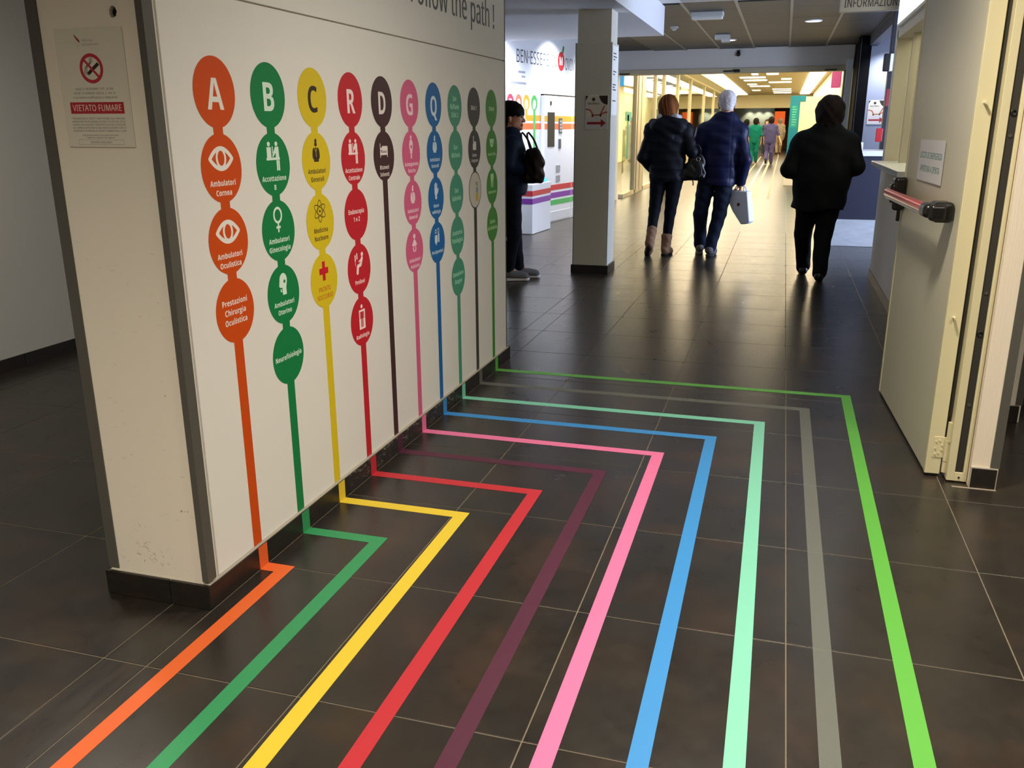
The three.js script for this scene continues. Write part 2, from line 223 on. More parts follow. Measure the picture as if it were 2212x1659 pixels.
// pictograms are drawn in a disc of radius 1, y down
const ico = {
  eye(g) { g.lineWidth = 0.15; g.beginPath(); g.moveTo(-0.6, -0.1); g.quadraticCurveTo(0, -0.83, 0.6, -0.1); g.quadraticCurveTo(0, 0.6, -0.6, -0.1); g.closePath(); g.lineJoin = 'round'; g.stroke(); g.lineWidth = 0.1; g.beginPath(); g.ellipse(0, -0.12, 0.23, 0.31, 0, 0, 7); g.stroke(); },
  desk(g) { // two people at a counter
    g.beginPath(); g.arc(-0.25, -0.68, 0.1, 0, 7); g.arc(0.27, -0.68, 0.1, 0, 7); g.fill();
    g.fillRect(-0.4, -0.55, 0.3, 0.46); g.beginPath(); g.moveTo(0.18, -0.56); g.lineTo(0.42, -0.56); g.lineTo(0.44, -0.02); g.lineTo(0.2, -0.02); g.lineTo(0.2, -0.3); g.lineTo(0.0, -0.1); g.lineTo(-0.05, -0.16); g.closePath(); g.fill();
    g.fillRect(-0.03, -0.58, 0.06, 0.3); g.fillRect(-0.45, -0.1, 0.92, 0.11); g.fillRect(0.22, 0.02, 0.1, 0.45); g.fillRect(0.34, 0.02, 0.1, 0.45);
  },
  doctor(g, bg) { g.beginPath(); g.moveTo(-0.1, -0.62); g.quadraticCurveTo(-0.02, -0.84, 0.1, -0.72); g.lineTo(0.1, -0.6); g.closePath(); g.fill(); g.beginPath(); g.arc(0, -0.5, 0.11, 0, 7); g.fill(); g.beginPath(); g.moveTo(-0.16, -0.34); g.quadraticCurveTo(-0.3, -0.3, -0.3, 0.06); g.quadraticCurveTo(-0.3, 0.2, -0.2, 0.22); g.lineTo(-0.2, 0.34); g.lineTo(0.2, 0.34); g.lineTo(0.2, 0.22); g.quadraticCurveTo(0.3, 0.2, 0.3, 0.06); g.quadraticCurveTo(0.3, -0.3, 0.16, -0.34); g.closePath(); g.fill(); g.strokeStyle = bg; g.lineWidth = 0.035; g.beginPath(); g.moveTo(-0.1, -0.34); g.quadraticCurveTo(0, 0.0, 0.1, -0.34); g.moveTo(0.0, -0.16); g.lineTo(0.02, 0.1); g.stroke(); },
  atom(g) { g.lineWidth = 0.035; for (let i = 0; i < 3; i++) { g.beginPath(); g.ellipse(0, -0.22, 0.17, 0.46, i * Math.PI / 3, 0, 7); g.stroke(); } g.beginPath(); g.arc(0, -0.22, 0.06, 0, 7); g.fill(); },
  cross(g) { g.fillStyle = '#c81f2b'; g.fillRect(-0.1, -0.58, 0.2, 0.62); g.fillRect(-0.31, -0.37, 0.62, 0.2); },
  female(g) { g.lineWidth = 0.09; g.beginPath(); g.ellipse(0, -0.4, 0.24, 0.26, 0, 0, 7); g.stroke(); g.fillRect(-0.045, -0.13, 0.09, 0.36); g.fillRect(-0.14, 0.0, 0.28, 0.09); },
  headear(g, bg) { g.beginPath(); g.ellipse(0.02, -0.42, 0.25, 0.27, 0, 0, 7); g.fill(); g.beginPath(); g.moveTo(-0.23, -0.42); g.lineTo(-0.28, -0.18); g.lineTo(-0.2, -0.14); g.lineTo(-0.2, 0.04); g.lineTo(-0.06, 0.06); g.lineTo(-0.06, 0.18); g.lineTo(0.2, 0.18); g.lineTo(0.2, -0.1); g.lineTo(0.27, -0.35); g.closePath(); g.fill(); g.fillStyle = bg; g.beginPath(); g.arc(0.1, -0.35, 0.07, 0, 7); g.fill(); g.fillRect(-0.28, -0.12, 0.2, 0.05); g.fillRect(-0.12, -0.12, 0.05, 0.16); },
  bed(g, bg) { g.fillRect(-0.42, -0.45, 0.06, 0.75); g.fillRect(0.36, -0.28, 0.06, 0.58); g.fillRect(-0.42, -0.02, 0.84, 0.2); g.fillRect(-0.2, -0.3, 0.56, 0.26); g.fillRect(-0.35, -0.22, 0.16, 0.14); g.fillStyle = bg; g.fillRect(-0.33, 0.02, 0.66, 0.03); },
  sample(g) { g.beginPath(); g.arc(0.32, -0.56, 0.12, 0, 7); g.fill(); g.lineWidth = 0.2; g.lineCap = 'round'; g.lineJoin = 'round'; g.beginPath(); g.moveTo(0.3, -0.35); g.lineTo(0.14, -0.02); g.lineTo(-0.14, 0.04); g.lineTo(-0.2, 0.38); g.stroke(); g.lineWidth = 0.08; g.beginPath(); g.moveTo(0.2, -0.3); g.lineTo(-0.02, -0.2); g.stroke(); g.fillRect(-0.42, -0.6, 0.1, 0.34); g.fillRect(-0.24, -0.68, 0.1, 0.34); g.fillRect(-0.39, -0.24, 0.04, 0.22); },
  xray(g, bg) { g.fillRect(-0.28, -0.5, 0.58, 0.95); g.beginPath(); g.arc(0, -0.66, 0.1, 0, 7); g.fill(); g.fillStyle = bg; g.fillRect(-0.12, -0.4, 0.24, 0.34); g.fillRect(-0.2, -0.4, 0.06, 0.34); g.fillRect(0.14, -0.4, 0.06, 0.34); g.fillRect(-0.1, -0.06, 0.08, 0.42); g.fillRect(0.02, -0.06, 0.08, 0.42); },
  woman(g, bg) { g.beginPath(); g.arc(0, -0.68, 0.1, 0, 7); g.fill(); g.beginPath(); g.ellipse(0, -0.24, 0.22, 0.34, 0, 0, 7); g.fill(); g.fillRect(-0.14, 0.02, 0.28, 0.14); g.fillRect(-0.09, 0.1, 0.07, 0.34); g.fillRect(0.02, 0.1, 0.07, 0.34); g.fillStyle = bg; g.beginPath(); g.arc(0.03, -0.18, 0.1, 0, 7); g.fill(); },
  baby(g) { g.beginPath(); g.arc(0, -0.5, 0.15, 0, 7); g.fill(); g.beginPath(); g.moveTo(-0.06, -0.32); g.lineTo(0.06, -0.32); g.lineTo(0.32, 0.0); g.lineTo(0.22, 0.1); g.lineTo(-0.22, 0.1); g.lineTo(-0.32, 0.0); g.closePath(); g.fill(); g.lineWidth = 0.11; g.beginPath(); g.moveTo(-0.1, 0.14); g.quadraticCurveTo(-0.26, 0.3, -0.04, 0.42); g.moveTo(0.1, 0.14); g.quadraticCurveTo(0.26, 0.3, 0.04, 0.42); g.stroke(); },
  hand(g) { g.fillRect(-0.2, -0.3, 0.4, 0.4); g.fillRect(-0.13, 0.05, 0.26, 0.32); for (let i = 0; i < 4; i++) { g.beginPath(); g.roundRect(-0.2 + i * 0.105, -0.66 + Math.abs(i - 1.5) * 0.08, 0.085, 0.5, 0.04); g.fill(); } g.beginPath(); g.ellipse(0.26, -0.1, 0.07, 0.22, 0.5, 0, 7); g.fill(); },
  ward(g) { g.lineWidth = 0.05; g.strokeRect(-0.28, -0.62, 0.16, 0.2); g.strokeRect(0.1, -0.66, 0.16, 0.24); g.beginPath(); g.roundRect(-0.36, -0.3, 0.38, 0.5, 0.12); g.fill(); g.fillRect(0.1, -0.36, 0.2, 0.52); g.fillRect(-0.24, 0.1, 0.12, 0.2); },
  factory(g) { g.fillRect(-0.22, -0.66, 0.12, 0.7); g.fillRect(-0.3, -0.1, 0.62, 0.42); g.fillRect(-0.06, -0.26, 0.36, 0.3); },
  mouth(g, bg) { g.beginPath(); g.moveTo(-0.42, -0.42); g.lineTo(0.42, -0.42); g.quadraticCurveTo(0.42, -0.1, 0.16, 0.1); g.lineTo(0, 0.14); g.lineTo(-0.16, 0.1); g.quadraticCurveTo(-0.42, -0.1, -0.42, -0.42); g.fill(); g.fillStyle = bg; g.beginPath(); g.moveTo(-0.22, -0.18); g.quadraticCurveTo(0, 0.06, 0.22, -0.18); g.quadraticCurveTo(0, -0.06, -0.22, -0.18); g.fill(); },
  tooth(g) { g.beginPath(); g.moveTo(-0.26, -0.5); g.quadraticCurveTo(0, -0.4, 0.26, -0.5); g.quadraticCurveTo(0.34, -0.3, 0.24, -0.05); g.lineTo(0.2, 0.4); g.lineTo(0.08, 0.4); g.lineTo(0.04, -0.02); g.lineTo(-0.04, -0.02); g.lineTo(-0.08, 0.4); g.lineTo(-0.2, 0.4); g.lineTo(-0.24, -0.05); g.quadraticCurveTo(-0.34, -0.3, -0.26, -0.5); g.fill(); },
};
const ROUTES = [
  // z of the strip, wall colour, tape colour, writing colour, right edge on the floor at the bend and in front, word, discs
  { z: 0.017, wall: '#d04e10', tape: 0xdc6228, ink: '#efece6', x0: -0.962, x1: -0.957, word: 'orange', discs: [['A'], ['eye', 'Ambulatori', 'Cornea'], ['eye', 'Ambulatori', 'Oculistica'], [null, 'Prestazioni', 'Chirurgia', 'Oculistica']] },
  { z: -0.261, wall: '#148046', tape: 0x308e58, ink: '#dff2e4', x0: -0.752, x1: -0.745, word: 'dark green', discs: [['B'], ['desk', 'Accettazione', 'B'], ['female', 'Ambulatori', 'Ginecologia'], ['headear', 'Ambulatori', 'Otorino'], [null, 'Neurofisiologia']] },
  { z: -0.539, wall: '#dcc320', tape: 0xdcc134, ink: '#3a2e22', x0: -0.543, x1: -0.533, word: 'yellow', discs: [['C'], ['doctor', 'Ambulatori', 'Generali'], ['atom', 'Medicina', 'Nucleare'], ['cross', 'PRONTO', 'SOCCORSO']] },
  { z: -0.822, wall: '#c4242f', tape: 0xb92a34, ink: '#f6e6e4', x0: -0.333, x1: -0.326, word: 'red', discs: [['R'], ['desk', 'Accettazione', 'Centrale'], [null, 'Endoscopia', '1 e 2'], ['sample', 'Prelievi'], ['xray', 'Radiologia']] },
  { z: -1.097, wall: '#452b2c', tape: 0x5c2c42, ink: '#ece2df', x0: -0.124, x1: -0.116, word: 'purple brown', film: 0.72, discs: [['D'], ['bed', 'Ricoveri', 'Solventi']] },
  { z: -1.378, wall: '#d9628c', tape: 0xe474a2, ink: '#f7dbe4', x0: 0.081, x1: 0.092, word: 'pink', discs: [['G'], ['woman', 'Accompagnamento', 'Nascita'], ['doctor', 'Ambulatori', 'Generali'], ['baby', 'Ambulatori', 'Pediatria']] },
  { z: -1.657, wall: '#1e67ab', tape: 0x388ccf, ink: '#d5e6f2', x0: 0.29, x1: 0.303, word: 'blue', discs: [['Q'], ['doctor', 'Ambulatori', 'Generali'], ['hand', 'Neuro', 'radiologia'], ['ward', 'Pre-Operatori']] },
  { z: -1.937, wall: '#4c987c', tape: 0x7dccb0, ink: '#a9e3c6', x0: 0.502, x1: 0.514, word: 'mint green', discs: [[null, 'San', 'Raffaele', 'Dibit 2'], [null, 'San', 'Michele'], [null, 'San', 'Gabriele'], [null, 'Anatomia', 'Patologica'], [null, 'Donazione', 'Sangue']] },
  { z: -2.222, wall: '#45433d', tape: 0x868a82, ink: '#dad8d2', x0: 0.717, x1: 0.723, word: 'grey', film: 0.38, discs: [[null, 'Dibit 1'], ['factory', 'Centro', 'Congressi'], ['panel']] },
  { z: -2.516, wall: '#4a9138', tape: 0x5aab3f, ink: '#bfe6ae', x0: 0.933, x1: 0.926, word: 'lime green', discs: [[null, 'DiMeR'], ['mouth', 'Dental Clinic'], ['tooth', 'Odontoiatria'], [null, 'Salone', 'della Maddalena']] },
];
const FIT = { eye: [-0.54, 0.33, -0.64, 0.08, 0.42], doctor: [-0.8, 0.34, -0.8, 0.02, 0.34], female: [-0.7, 0.23, -0.78, 0.05, 0.31], headear: [-0.69, 0.18, -0.72, 0.02, 0.3], atom: [-0.68, 0.24, -0.78, 0, 0.29], cross: [-0.58, 0.04, -0.71, 0, 0.31], bed: [-0.45, 0.3, -0.52, 0.05, 0.45], desk: [-0.78, 0.47, -0.72, 0.2, 0.44], sample: [-0.7, 0.48, -0.66, 0.22, 0.52], xray: [-0.76, 0.45, -0.7, 0.32, 0.59], woman: [-0.78, 0.44, -0.8, 0.19, 0.43], baby: [-0.65, 0.48, -0.75, 0.1, 0.44], hand: [-0.66, 0.37, -0.76, 0.05, 0.36], ward: [-0.66, 0.3, -0.67, 0.1, 0.44], factory: [-0.66, 0.32, -0.69, 0.04, 0.3], mouth: [-0.42, 0.14, -0.49, -0.03, 0.34], tooth: [-0.5, 0.4, -0.74, 0.05, 0.3] };
const DR = 0.0983, PITCH = 0.2105, Y1 = 1.497, XW = -1.078;
ROUTES.forEach((r, n) => {
  const k = r.discs.length, S = n < 5 ? 400 : 320;
  const map = canvasTex(S, S * k, (g) => {
    g.fillStyle = r.wall; g.fillRect(0, 0, S, S * k);
    r.discs.forEach(([icon, ...lines], i) => {
      g.save(); g.translate(S / 2, S * (i + 0.5)); g.scale(S / 2, S / 2); g.fillStyle = g.strokeStyle = r.ink; g.textAlign = 'center'; g.textBaseline = 'middle';
      const text = (s, x, y, h, bold = true, fit = 1.72) => { g.save(); g.translate(x, y); g.scale(0.01, 0.01); g.font = `${bold ? 'bold ' : ''}${h * 100}px sans-serif`; const w = g.measureText(s).width / 100; if (w > fit) g.scale(fit / w, 1); g.fillText(s, 0, 0); g.restore(); };
      if (icon && icon.length === 1) text(icon, 0, 0.06, 1.22);
      else if (icon === 'panel') { g.fillStyle = '#c9c6ba'; g.beginPath(); g.arc(0, 0, 0.93, 0, 7); g.fill(); g.fillStyle = '#3a3a38'; text('P2', 0.28, -0.3, 0.3); g.fillStyle = '#8a97a4'; g.fillRect(0.12, -0.14, 0.36, 0.3); g.fillStyle = '#c8ab3e'; g.fillRect(0.1, 0.18, 0.42, 0.42); }
      else {
        const ink = r.ink; if (ico[icon]) { const [a, b, c, d] = FIT[icon], q = (d - c) / (b - a); g.save(); g.translate(0, c - a * q); g.scale((1 + q) / 2, q); ico[icon](g, r.wall); g.restore(); }
        g.fillStyle = icon === 'cross' ? '#b3261f' : ink;
        const h = icon ? 0.235 : n === 7 ? 0.32 : n >= 8 ? 0.3 : 0.25, y0 = icon ? FIT[icon][4] : -(lines.length - 1) * h * 0.62 + 0.03;
        lines.forEach((s, j) => text(s, 0, y0 + j * h * 1.22, h, icon !== 'cross', icon ? 1.5 : 1.72));
      }
      g.restore();
    });
  });
  const m = mat(0xffffff, 0.5, { map, specularIntensity: 0.5 }), solid = mat(r.wall, 0.5, { specularIntensity: 0.5 });
  const t = thing('route_graphic', `${r.word} chain of ${k} route discs on the white panel, ${['letter A', 'letter B', 'letter C', 'letter R', 'letter D', 'letter G', 'letter Q', 'San Raffaele on top', 'Dibit 1 on top', 'DiMeR on top'][n]}`, 'wall graphic', [XW + 0.0004, 0, r.z], Math.PI / 2, 'route graphics on the white panel');
  r.discs.forEach((d, i) => {
    const g = new THREE.CircleGeometry(DR, 72), uv = g.attributes.uv;
    for (let j = 0; j < uv.count; j++) uv.setXY(j, uv.getX(j), (k - 1 - i + uv.getY(j)) / k);
    const dm = mesh('route_disc', g, m, t, 0, Y1 - i * PITCH, 0.0003);
    const low = i === k - 1;
    mesh(low ? 'stem' : 'link', new THREE.PlaneGeometry(0.046, low ? Y1 - i * PITCH - 0.079 : PITCH).translate(0, low ? -(Y1 - i * PITCH - 0.079) / 2 : -PITCH / 2, 0), solid, t, 0, Y1 - i * PITCH, 0);
    void dm;
  });
  // tape: down the skirting, across the tiles, then a bend towards the viewer
  const z0 = r.z - 0.025 - (n === 9 ? 0.0 : 0), z1 = r.z + 0.025, h = 0.0007, xs = -1.061, w = 0.0495, zE = 2.0;
  const s = new THREE.Shape(); s.moveTo(xs, -z1); s.lineTo(xs, -z0); s.lineTo(r.x0, -z0); s.lineTo(r.x1 + (r.x1 - r.x0) * 0.3, -zE); s.lineTo(r.x1 + (r.x1 - r.x0) * 0.3 - w, -zE); s.lineTo(r.x0 - w, -z1); s.closePath();
  const g = new THREE.ExtrudeGeometry(s, { depth: h, bevelEnabled: false }).rotateX(-Math.PI / 2);
  const tm = mat(r.tape, 0.5, r.film ? { transparent: true, opacity: r.film } : { bumpMap: grain, bumpScale: 0.0002 });
  const tp = thing('floor_tape', `${r.word} ${r.film ? 'see-through ' : ''}tape line bending across the dark floor tiles`, 'floor tape', [0, 0, 0], 0, 'tape lines on the floor');
  mesh('floor_strip', g, tm, tp, 0, 0.0002, 0);
  mesh('skirting_strip', B(-1.0613, -1.0607, 0.0006, 0.0775, z0, z1), tm, tp);
});
{
  const m = mat(0x4a4a48, 0.5);
  const g = new TextGeometry('Follow the path !', { font: fontR, size: 0.118, depth: 0.0012, curveSegments: 6 }); g.computeBoundingBox();
  const w = g.boundingBox.max.x; g.scale(1.16 / w, 1.02, 1).translate(-1.16, 0, 0);
  const t = mesh('slogan_lettering', g, m, scene, XW + 0.0002, 1.912, -2.58); t.rotation.y = Math.PI / 2;
  tag(t, 'dark grey slogan lettering, Follow the path, on the upper white panel', 'lettering');
}
{
  // no smoking notice: acrylic plate with print
  const W = 0.211, H = 0.296, t = thing('no_smoking_notice', 'white no smoking notice with red ring on the cream end of the pier', 'notice', [-1.351, 1.352, 0.2925]);
  t.rotation.z = -0.004;
  mesh('plate', RB(0, W, 0, H, 0, 0.0035, 0.0012, 1), mat(0xdcd9c8, 0.2), t);
  const map = canvasTex(720, 1010, (g, w, h) => {
    g.fillStyle = '#dcd8c6'; g.fillRect(0, 0, w, h);
    g.fillStyle = '#8a3a26'; g.beginPath(); g.moveTo(205, 42); g.quadraticCurveTo(225, 62, 262, 96); g.lineTo(266, 122); g.quadraticCurveTo(220, 92, 205, 42); g.fill();
    g.fillStyle = '#c3c3bc'; g.beginPath(); g.moveTo(200, 90); g.quadraticCurveTo(225, 115, 250, 140); g.quadraticCurveTo(215, 130, 200, 90); g.fill(); g.fillStyle = '#cdb24a'; g.beginPath(); g.moveTo(256, 128); g.quadraticCurveTo(240, 150, 226, 168); g.quadraticCurveTo(234, 140, 256, 128); g.fill();
    g.fillStyle = '#8d8a80'; g.font = '24px serif'; g.fillText('OSPEDALE', 285, 108); g.fillText('SAN RAFFAELE', 285, 142);
    g.save(); g.translate(356, 335); g.strokeStyle = '#b9303a'; g.fillStyle = '#2b2620'; g.save(); g.rotate(-0.62); g.fillRect(-62, -2, 150, 30); g.fillStyle = '#dcd8c6'; g.fillRect(-8, -2, 14, 30); g.restore();
    g.lineWidth = 5; g.strokeStyle = '#4a453c'; for (let i = 0; i < 3; i++) { g.beginPath(); g.moveTo(-10 + i * 14, -90); g.quadraticCurveTo(-5 + i * 12, -45, -40 + i * 6, -30); g.quadraticCurveTo(-90 + i * 14, 0, -74 + i * 14, 50 + i * 6); g.stroke(); }
    g.strokeStyle = '#b9303a'; g.lineWidth = 30; g.beginPath(); g.arc(0, 0, 112, 0, 7); g.stroke(); g.lineWidth = 22; g.beginPath(); g.moveTo(-80, -80); g.lineTo(80, 80); g.stroke(); g.restore();
    g.textAlign = 'center'; g.fillStyle = '#55524a'; g.font = '27px sans-serif'; g.fillText('LEGGE 11 NOVEMBRE 1975   N. 584', 356, 518, 420); g.fillText('LEGGE 16 GENNAIO 2003 N. 3 - Art. 51', 356, 554, 490); g.fillText('e successive modificazioni e integrazioni', 356, 590, 490);
    g.fillStyle = '#b32c35'; g.fillRect(68, 622, 590, 100); g.fillStyle = '#efe3d6'; g.font = '74px sans-serif'; g.fillText('VIETATO FUMARE', 363, 698, 540);
    g.fillStyle = '#5a574e'; g.font = '23px sans-serif'; ['I TRASGRESSORI AL DIVIETO SONO PASSIBILI ALLA SANZIONE', 'AMMINISTRATIVA PECUNIARIA DA EURO 27,50 AD EURO 275,00', 'LA MISURA DELLA SANZIONE È RADDOPPIATA QUALORA LA VIOLAZIONE', 'SIA COMMESSA IN PRESENZA DI UNA DONNA IN EVIDENTE STATO DI', 'GRAVIDANZA O IN PRESENZA DI LATTANTI O BAMBINI FINO A 12 ANNI'].forEach((s, i) => g.fillText(s, 360, 772 + i * 27, 590));
    g.font = '20px sans-serif'; g.fillText('Preposti all’osservanza della norma ed accertamento delle violazioni', 360, 916, 400); g.fillText('l’Organismo preposto alla vigilanza', 360, 937, 330);
    g.strokeStyle = '#77736a'; g.lineWidth = 2; g.strokeRect(110, 950, 500, 42); g.font = '26px sans-serif'; g.fillText('SERVIZIO VIGILANZA', 360, 981, 240);
  });
  mesh('print', sheet(W - 0.004, H - 0.004), mat(0xffffff, 0.3, { map }), t, 0.002, 0.002, 0.0038);
}

// ---------------------------------------------------------------- open fire door, its frame and the post on the right
{
  const A = V(1.151, 0, -1.442), Bp = V(1.085, 0, -2.644), turn = Math.atan2(-(Bp.z - A.z), Bp.x - A.x); // local x runs from the hinge to the free edge, local +z faces left
  const d = structure('door_1', 'cream steel fire door standing open, red push bar across it', [A.x, 0, A.z]); d.rotation.y = turn;
  const L = 1.204, TH = 0.056, faceZ = 0;      // the leaf lies behind its left face, on local -z
  const sgn = new THREE.Vector3(0, 0, 1).applyAxisAngle(V(0, 1, 0), turn).x < 0 ? 1 : -1;
  const z = (v) => v * sgn;
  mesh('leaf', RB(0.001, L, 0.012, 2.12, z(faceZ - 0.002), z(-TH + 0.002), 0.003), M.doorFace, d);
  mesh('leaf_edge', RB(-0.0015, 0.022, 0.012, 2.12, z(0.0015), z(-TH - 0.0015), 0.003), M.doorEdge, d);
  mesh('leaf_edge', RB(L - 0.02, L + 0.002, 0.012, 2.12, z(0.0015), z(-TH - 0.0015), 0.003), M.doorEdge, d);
  mesh('bottom_seal', B(0.005, L - 0.005, 0.003, 0.0125, z(-0.006), z(-TH + 0.006)), M.black, d);
  // studs on the hinge edge
  for (const [y, zz] of [[1.476, -0.028], [0.672, -0.027]]) mesh('stud', cyl(0.0055, 0.0055, 0.03, 12).rotateZ(Math.PI / 2), M.doorEdge, d, -0.014, y, z(zz));
  // lower hinge with its screw plates
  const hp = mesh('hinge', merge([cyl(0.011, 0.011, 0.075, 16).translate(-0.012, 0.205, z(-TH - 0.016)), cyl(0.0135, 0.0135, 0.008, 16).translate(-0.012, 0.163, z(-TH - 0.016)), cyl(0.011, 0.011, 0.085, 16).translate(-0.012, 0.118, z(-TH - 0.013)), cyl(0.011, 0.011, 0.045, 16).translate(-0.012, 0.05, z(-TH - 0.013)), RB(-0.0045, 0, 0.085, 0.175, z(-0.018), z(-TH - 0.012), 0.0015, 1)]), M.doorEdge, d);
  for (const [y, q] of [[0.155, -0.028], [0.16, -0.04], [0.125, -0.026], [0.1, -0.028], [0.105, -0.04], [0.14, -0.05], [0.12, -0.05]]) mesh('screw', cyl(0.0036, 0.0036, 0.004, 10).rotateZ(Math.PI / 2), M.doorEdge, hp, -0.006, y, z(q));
  // push bar
  const bar = mesh('push_bar', new THREE.CapsuleGeometry(0.021, 1.02, 4, 20).rotateZ(Math.PI / 2).scale(1, 1.05, 0.75), mat(0xc4202c, 0.22, { clearcoat: 0.6, clearcoatRoughness: 0.1 }), d, 0.655, 1.072, z(0.082));
  mesh('bar_rail', RB(0.16, 1.17, 1.042, 1.058, z(0.05), z(0.088), 0.005), M.steel, d);
  mesh('bar_end_housing', merge([RB(0.085, 0.2, 1.028, 1.108, z(0.0), z(0.078), 0.02, 4), RB(0.1, 0.215, 1.044, 1.1, z(0.052), z(0.112), 0.022, 4), RB(0.07, 0.115, 1.036, 1.1, z(0.03), z(0.095), 0.016, 4)]), mat(0x151412, 0.28), d);
  mesh('bar_end_housing', merge([RB(1.1, 1.185, 0.985, 1.15, z(0.0), z(0.06), 0.018, 4), RB(1.11, 1.18, 1.02, 1.12, z(0.03), z(0.075), 0.02, 4), RB(1.135, 1.15, 0.93, 1.0, z(0.012), z(0.03), 0.005)]), mat(0x151412, 0.28), d);
  void bar;
  const notice = thing('door_notice', 'white paper notice with green emergency exit writing on the open door', 'notice', [0, 0, 0]);
  notice.position.copy(V(0.39, 1.152, z(0.0025)).applyAxisAngle(V(0, 1, 0), turn).add(d.position)); notice.rotation.y = turn;
  const map = canvasTex(900, 340, (g, w, h) => { g.fillStyle = '#dfe0e0'; g.fillRect(0, 0, w, h); g.fillStyle = '#3f7f70'; g.textAlign = 'center'; g.font = 'bold 74px sans-serif'; g.fillText('USCITA DI EMERGENZA', w / 2, 150, 820); g.fillText('APERTURA A SPINTA', w / 2 + 10, 262, 740); });
  mesh('paper', RB(0, 0.505, 0, 0.183, z(0.0), z(-0.0012), 0.0004, 1), mat(0xdfe0e0, 0.7), notice);
  const pr = mesh('print', sheet(0.5, 0.178), mat(0xffffff, 0.55, { map, side: THREE.DoubleSide }), notice, 0.0025, 0.0025, z(0.0007));
  if (sgn < 0) { pr.rotation.y = Math.PI; pr.position.x = 0.5025; }
  // frame: cream steel profile with black seals
  const f = structure('trim_4', 'cream steel door frame with black seals');
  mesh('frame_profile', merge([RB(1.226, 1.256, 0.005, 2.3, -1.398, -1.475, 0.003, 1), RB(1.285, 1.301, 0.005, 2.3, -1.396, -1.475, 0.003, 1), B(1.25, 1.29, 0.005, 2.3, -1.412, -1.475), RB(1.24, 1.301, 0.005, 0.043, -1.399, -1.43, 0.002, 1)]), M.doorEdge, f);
  mesh('seal', B(1.256, 1.285, 0.043, 2.3, -1.405, -1.413), M.rubber, f);
  mesh('seal', B(1.209, 1.226, 0.26, 2.3, -1.455, -1.475), M.rubber, f);
  for (const y of [0.33, 0.78, 1.36]) mesh('fixing_screw', cyl(0.0065, 0.0065, 0.004, 12).rotateX(Math.PI / 2), mat(0x4a463f, 0.4), f, 1.271, y, -1.404);
  for (const y of [0.62, 1.44]) mesh('bolt_socket', new THREE.TorusGeometry(0.009, 0.003, 8, 16), M.black, f, 1.271, y, -1.403);
  mesh('fixing_screw', cyl(0.004, 0.004, 0.003, 10).rotateX(Math.PI / 2), M.rubber, f, 1.272, 0.022, -1.397);
  // post
  const p = structure('wall_post', 'narrow cream wall post beside the fire door');
  mesh('post', B(1.303, 1.4, 0, CEIL, -1.365, -1.72), mat(0xe8dcc6, 0.8, { bumpMap: paintBump, bumpScale: 0.0006 }), p);
  mesh('corner_guard', merge([B(1.371, 1.404, 0.088, CEIL, -1.3655, -1.36), B(1.4, 1.404, 0.088, CEIL, -1.365, -1.42)]), M.guard, p);
  mesh('skirting_tile', RB(1.306, 1.396, 0.001, 0.084, -1.353, -1.364, 0.001, 1), M.skirt, p);
  mesh('skirting_bed', B(1.303, 1.4, 0, 0.088, -1.356, -1.366), mat(0xb9b1a0, 0.9), p);
  mesh('mortar_line', B(1.24, 1.4, 0, 0.002, -1.342, -1.352), mat(0xa09583, 0.95), p);
  const q = structure('wall_pier', 'pale pier of the passage beyond the fire door');
  mesh('pier', B(1.62, 1.69, 0, CEIL, -2.3, -2.62), M.plaster, q);
  mesh('corner_guard', B(1.664, 1.694, 0.088, CEIL, -2.2955, -2.3), M.guard, q);
  mesh('skirting_tile', RB(1.603, 1.68, 0.001, 0.084, -2.285, -2.298, 0.001, 1), M.skirt, q);
  const q2 = structure('wall_passage', 'pale wall closing the passage beyond the fire door');
  mesh('wall', B(1.69, 4.8, 0, CEIL, -2.62, -2.72), M.plaster, q2);
  mesh('skirting', B(1.69, 4.8, 0, 0.088, -2.605, -2.62), M.skirt, q2);
  mesh('dado_board', B(1.69, 4.8, 0.088, 0.32, -2.612, -2.62), mat(0xb9bdb9, 0.7), q2);
}

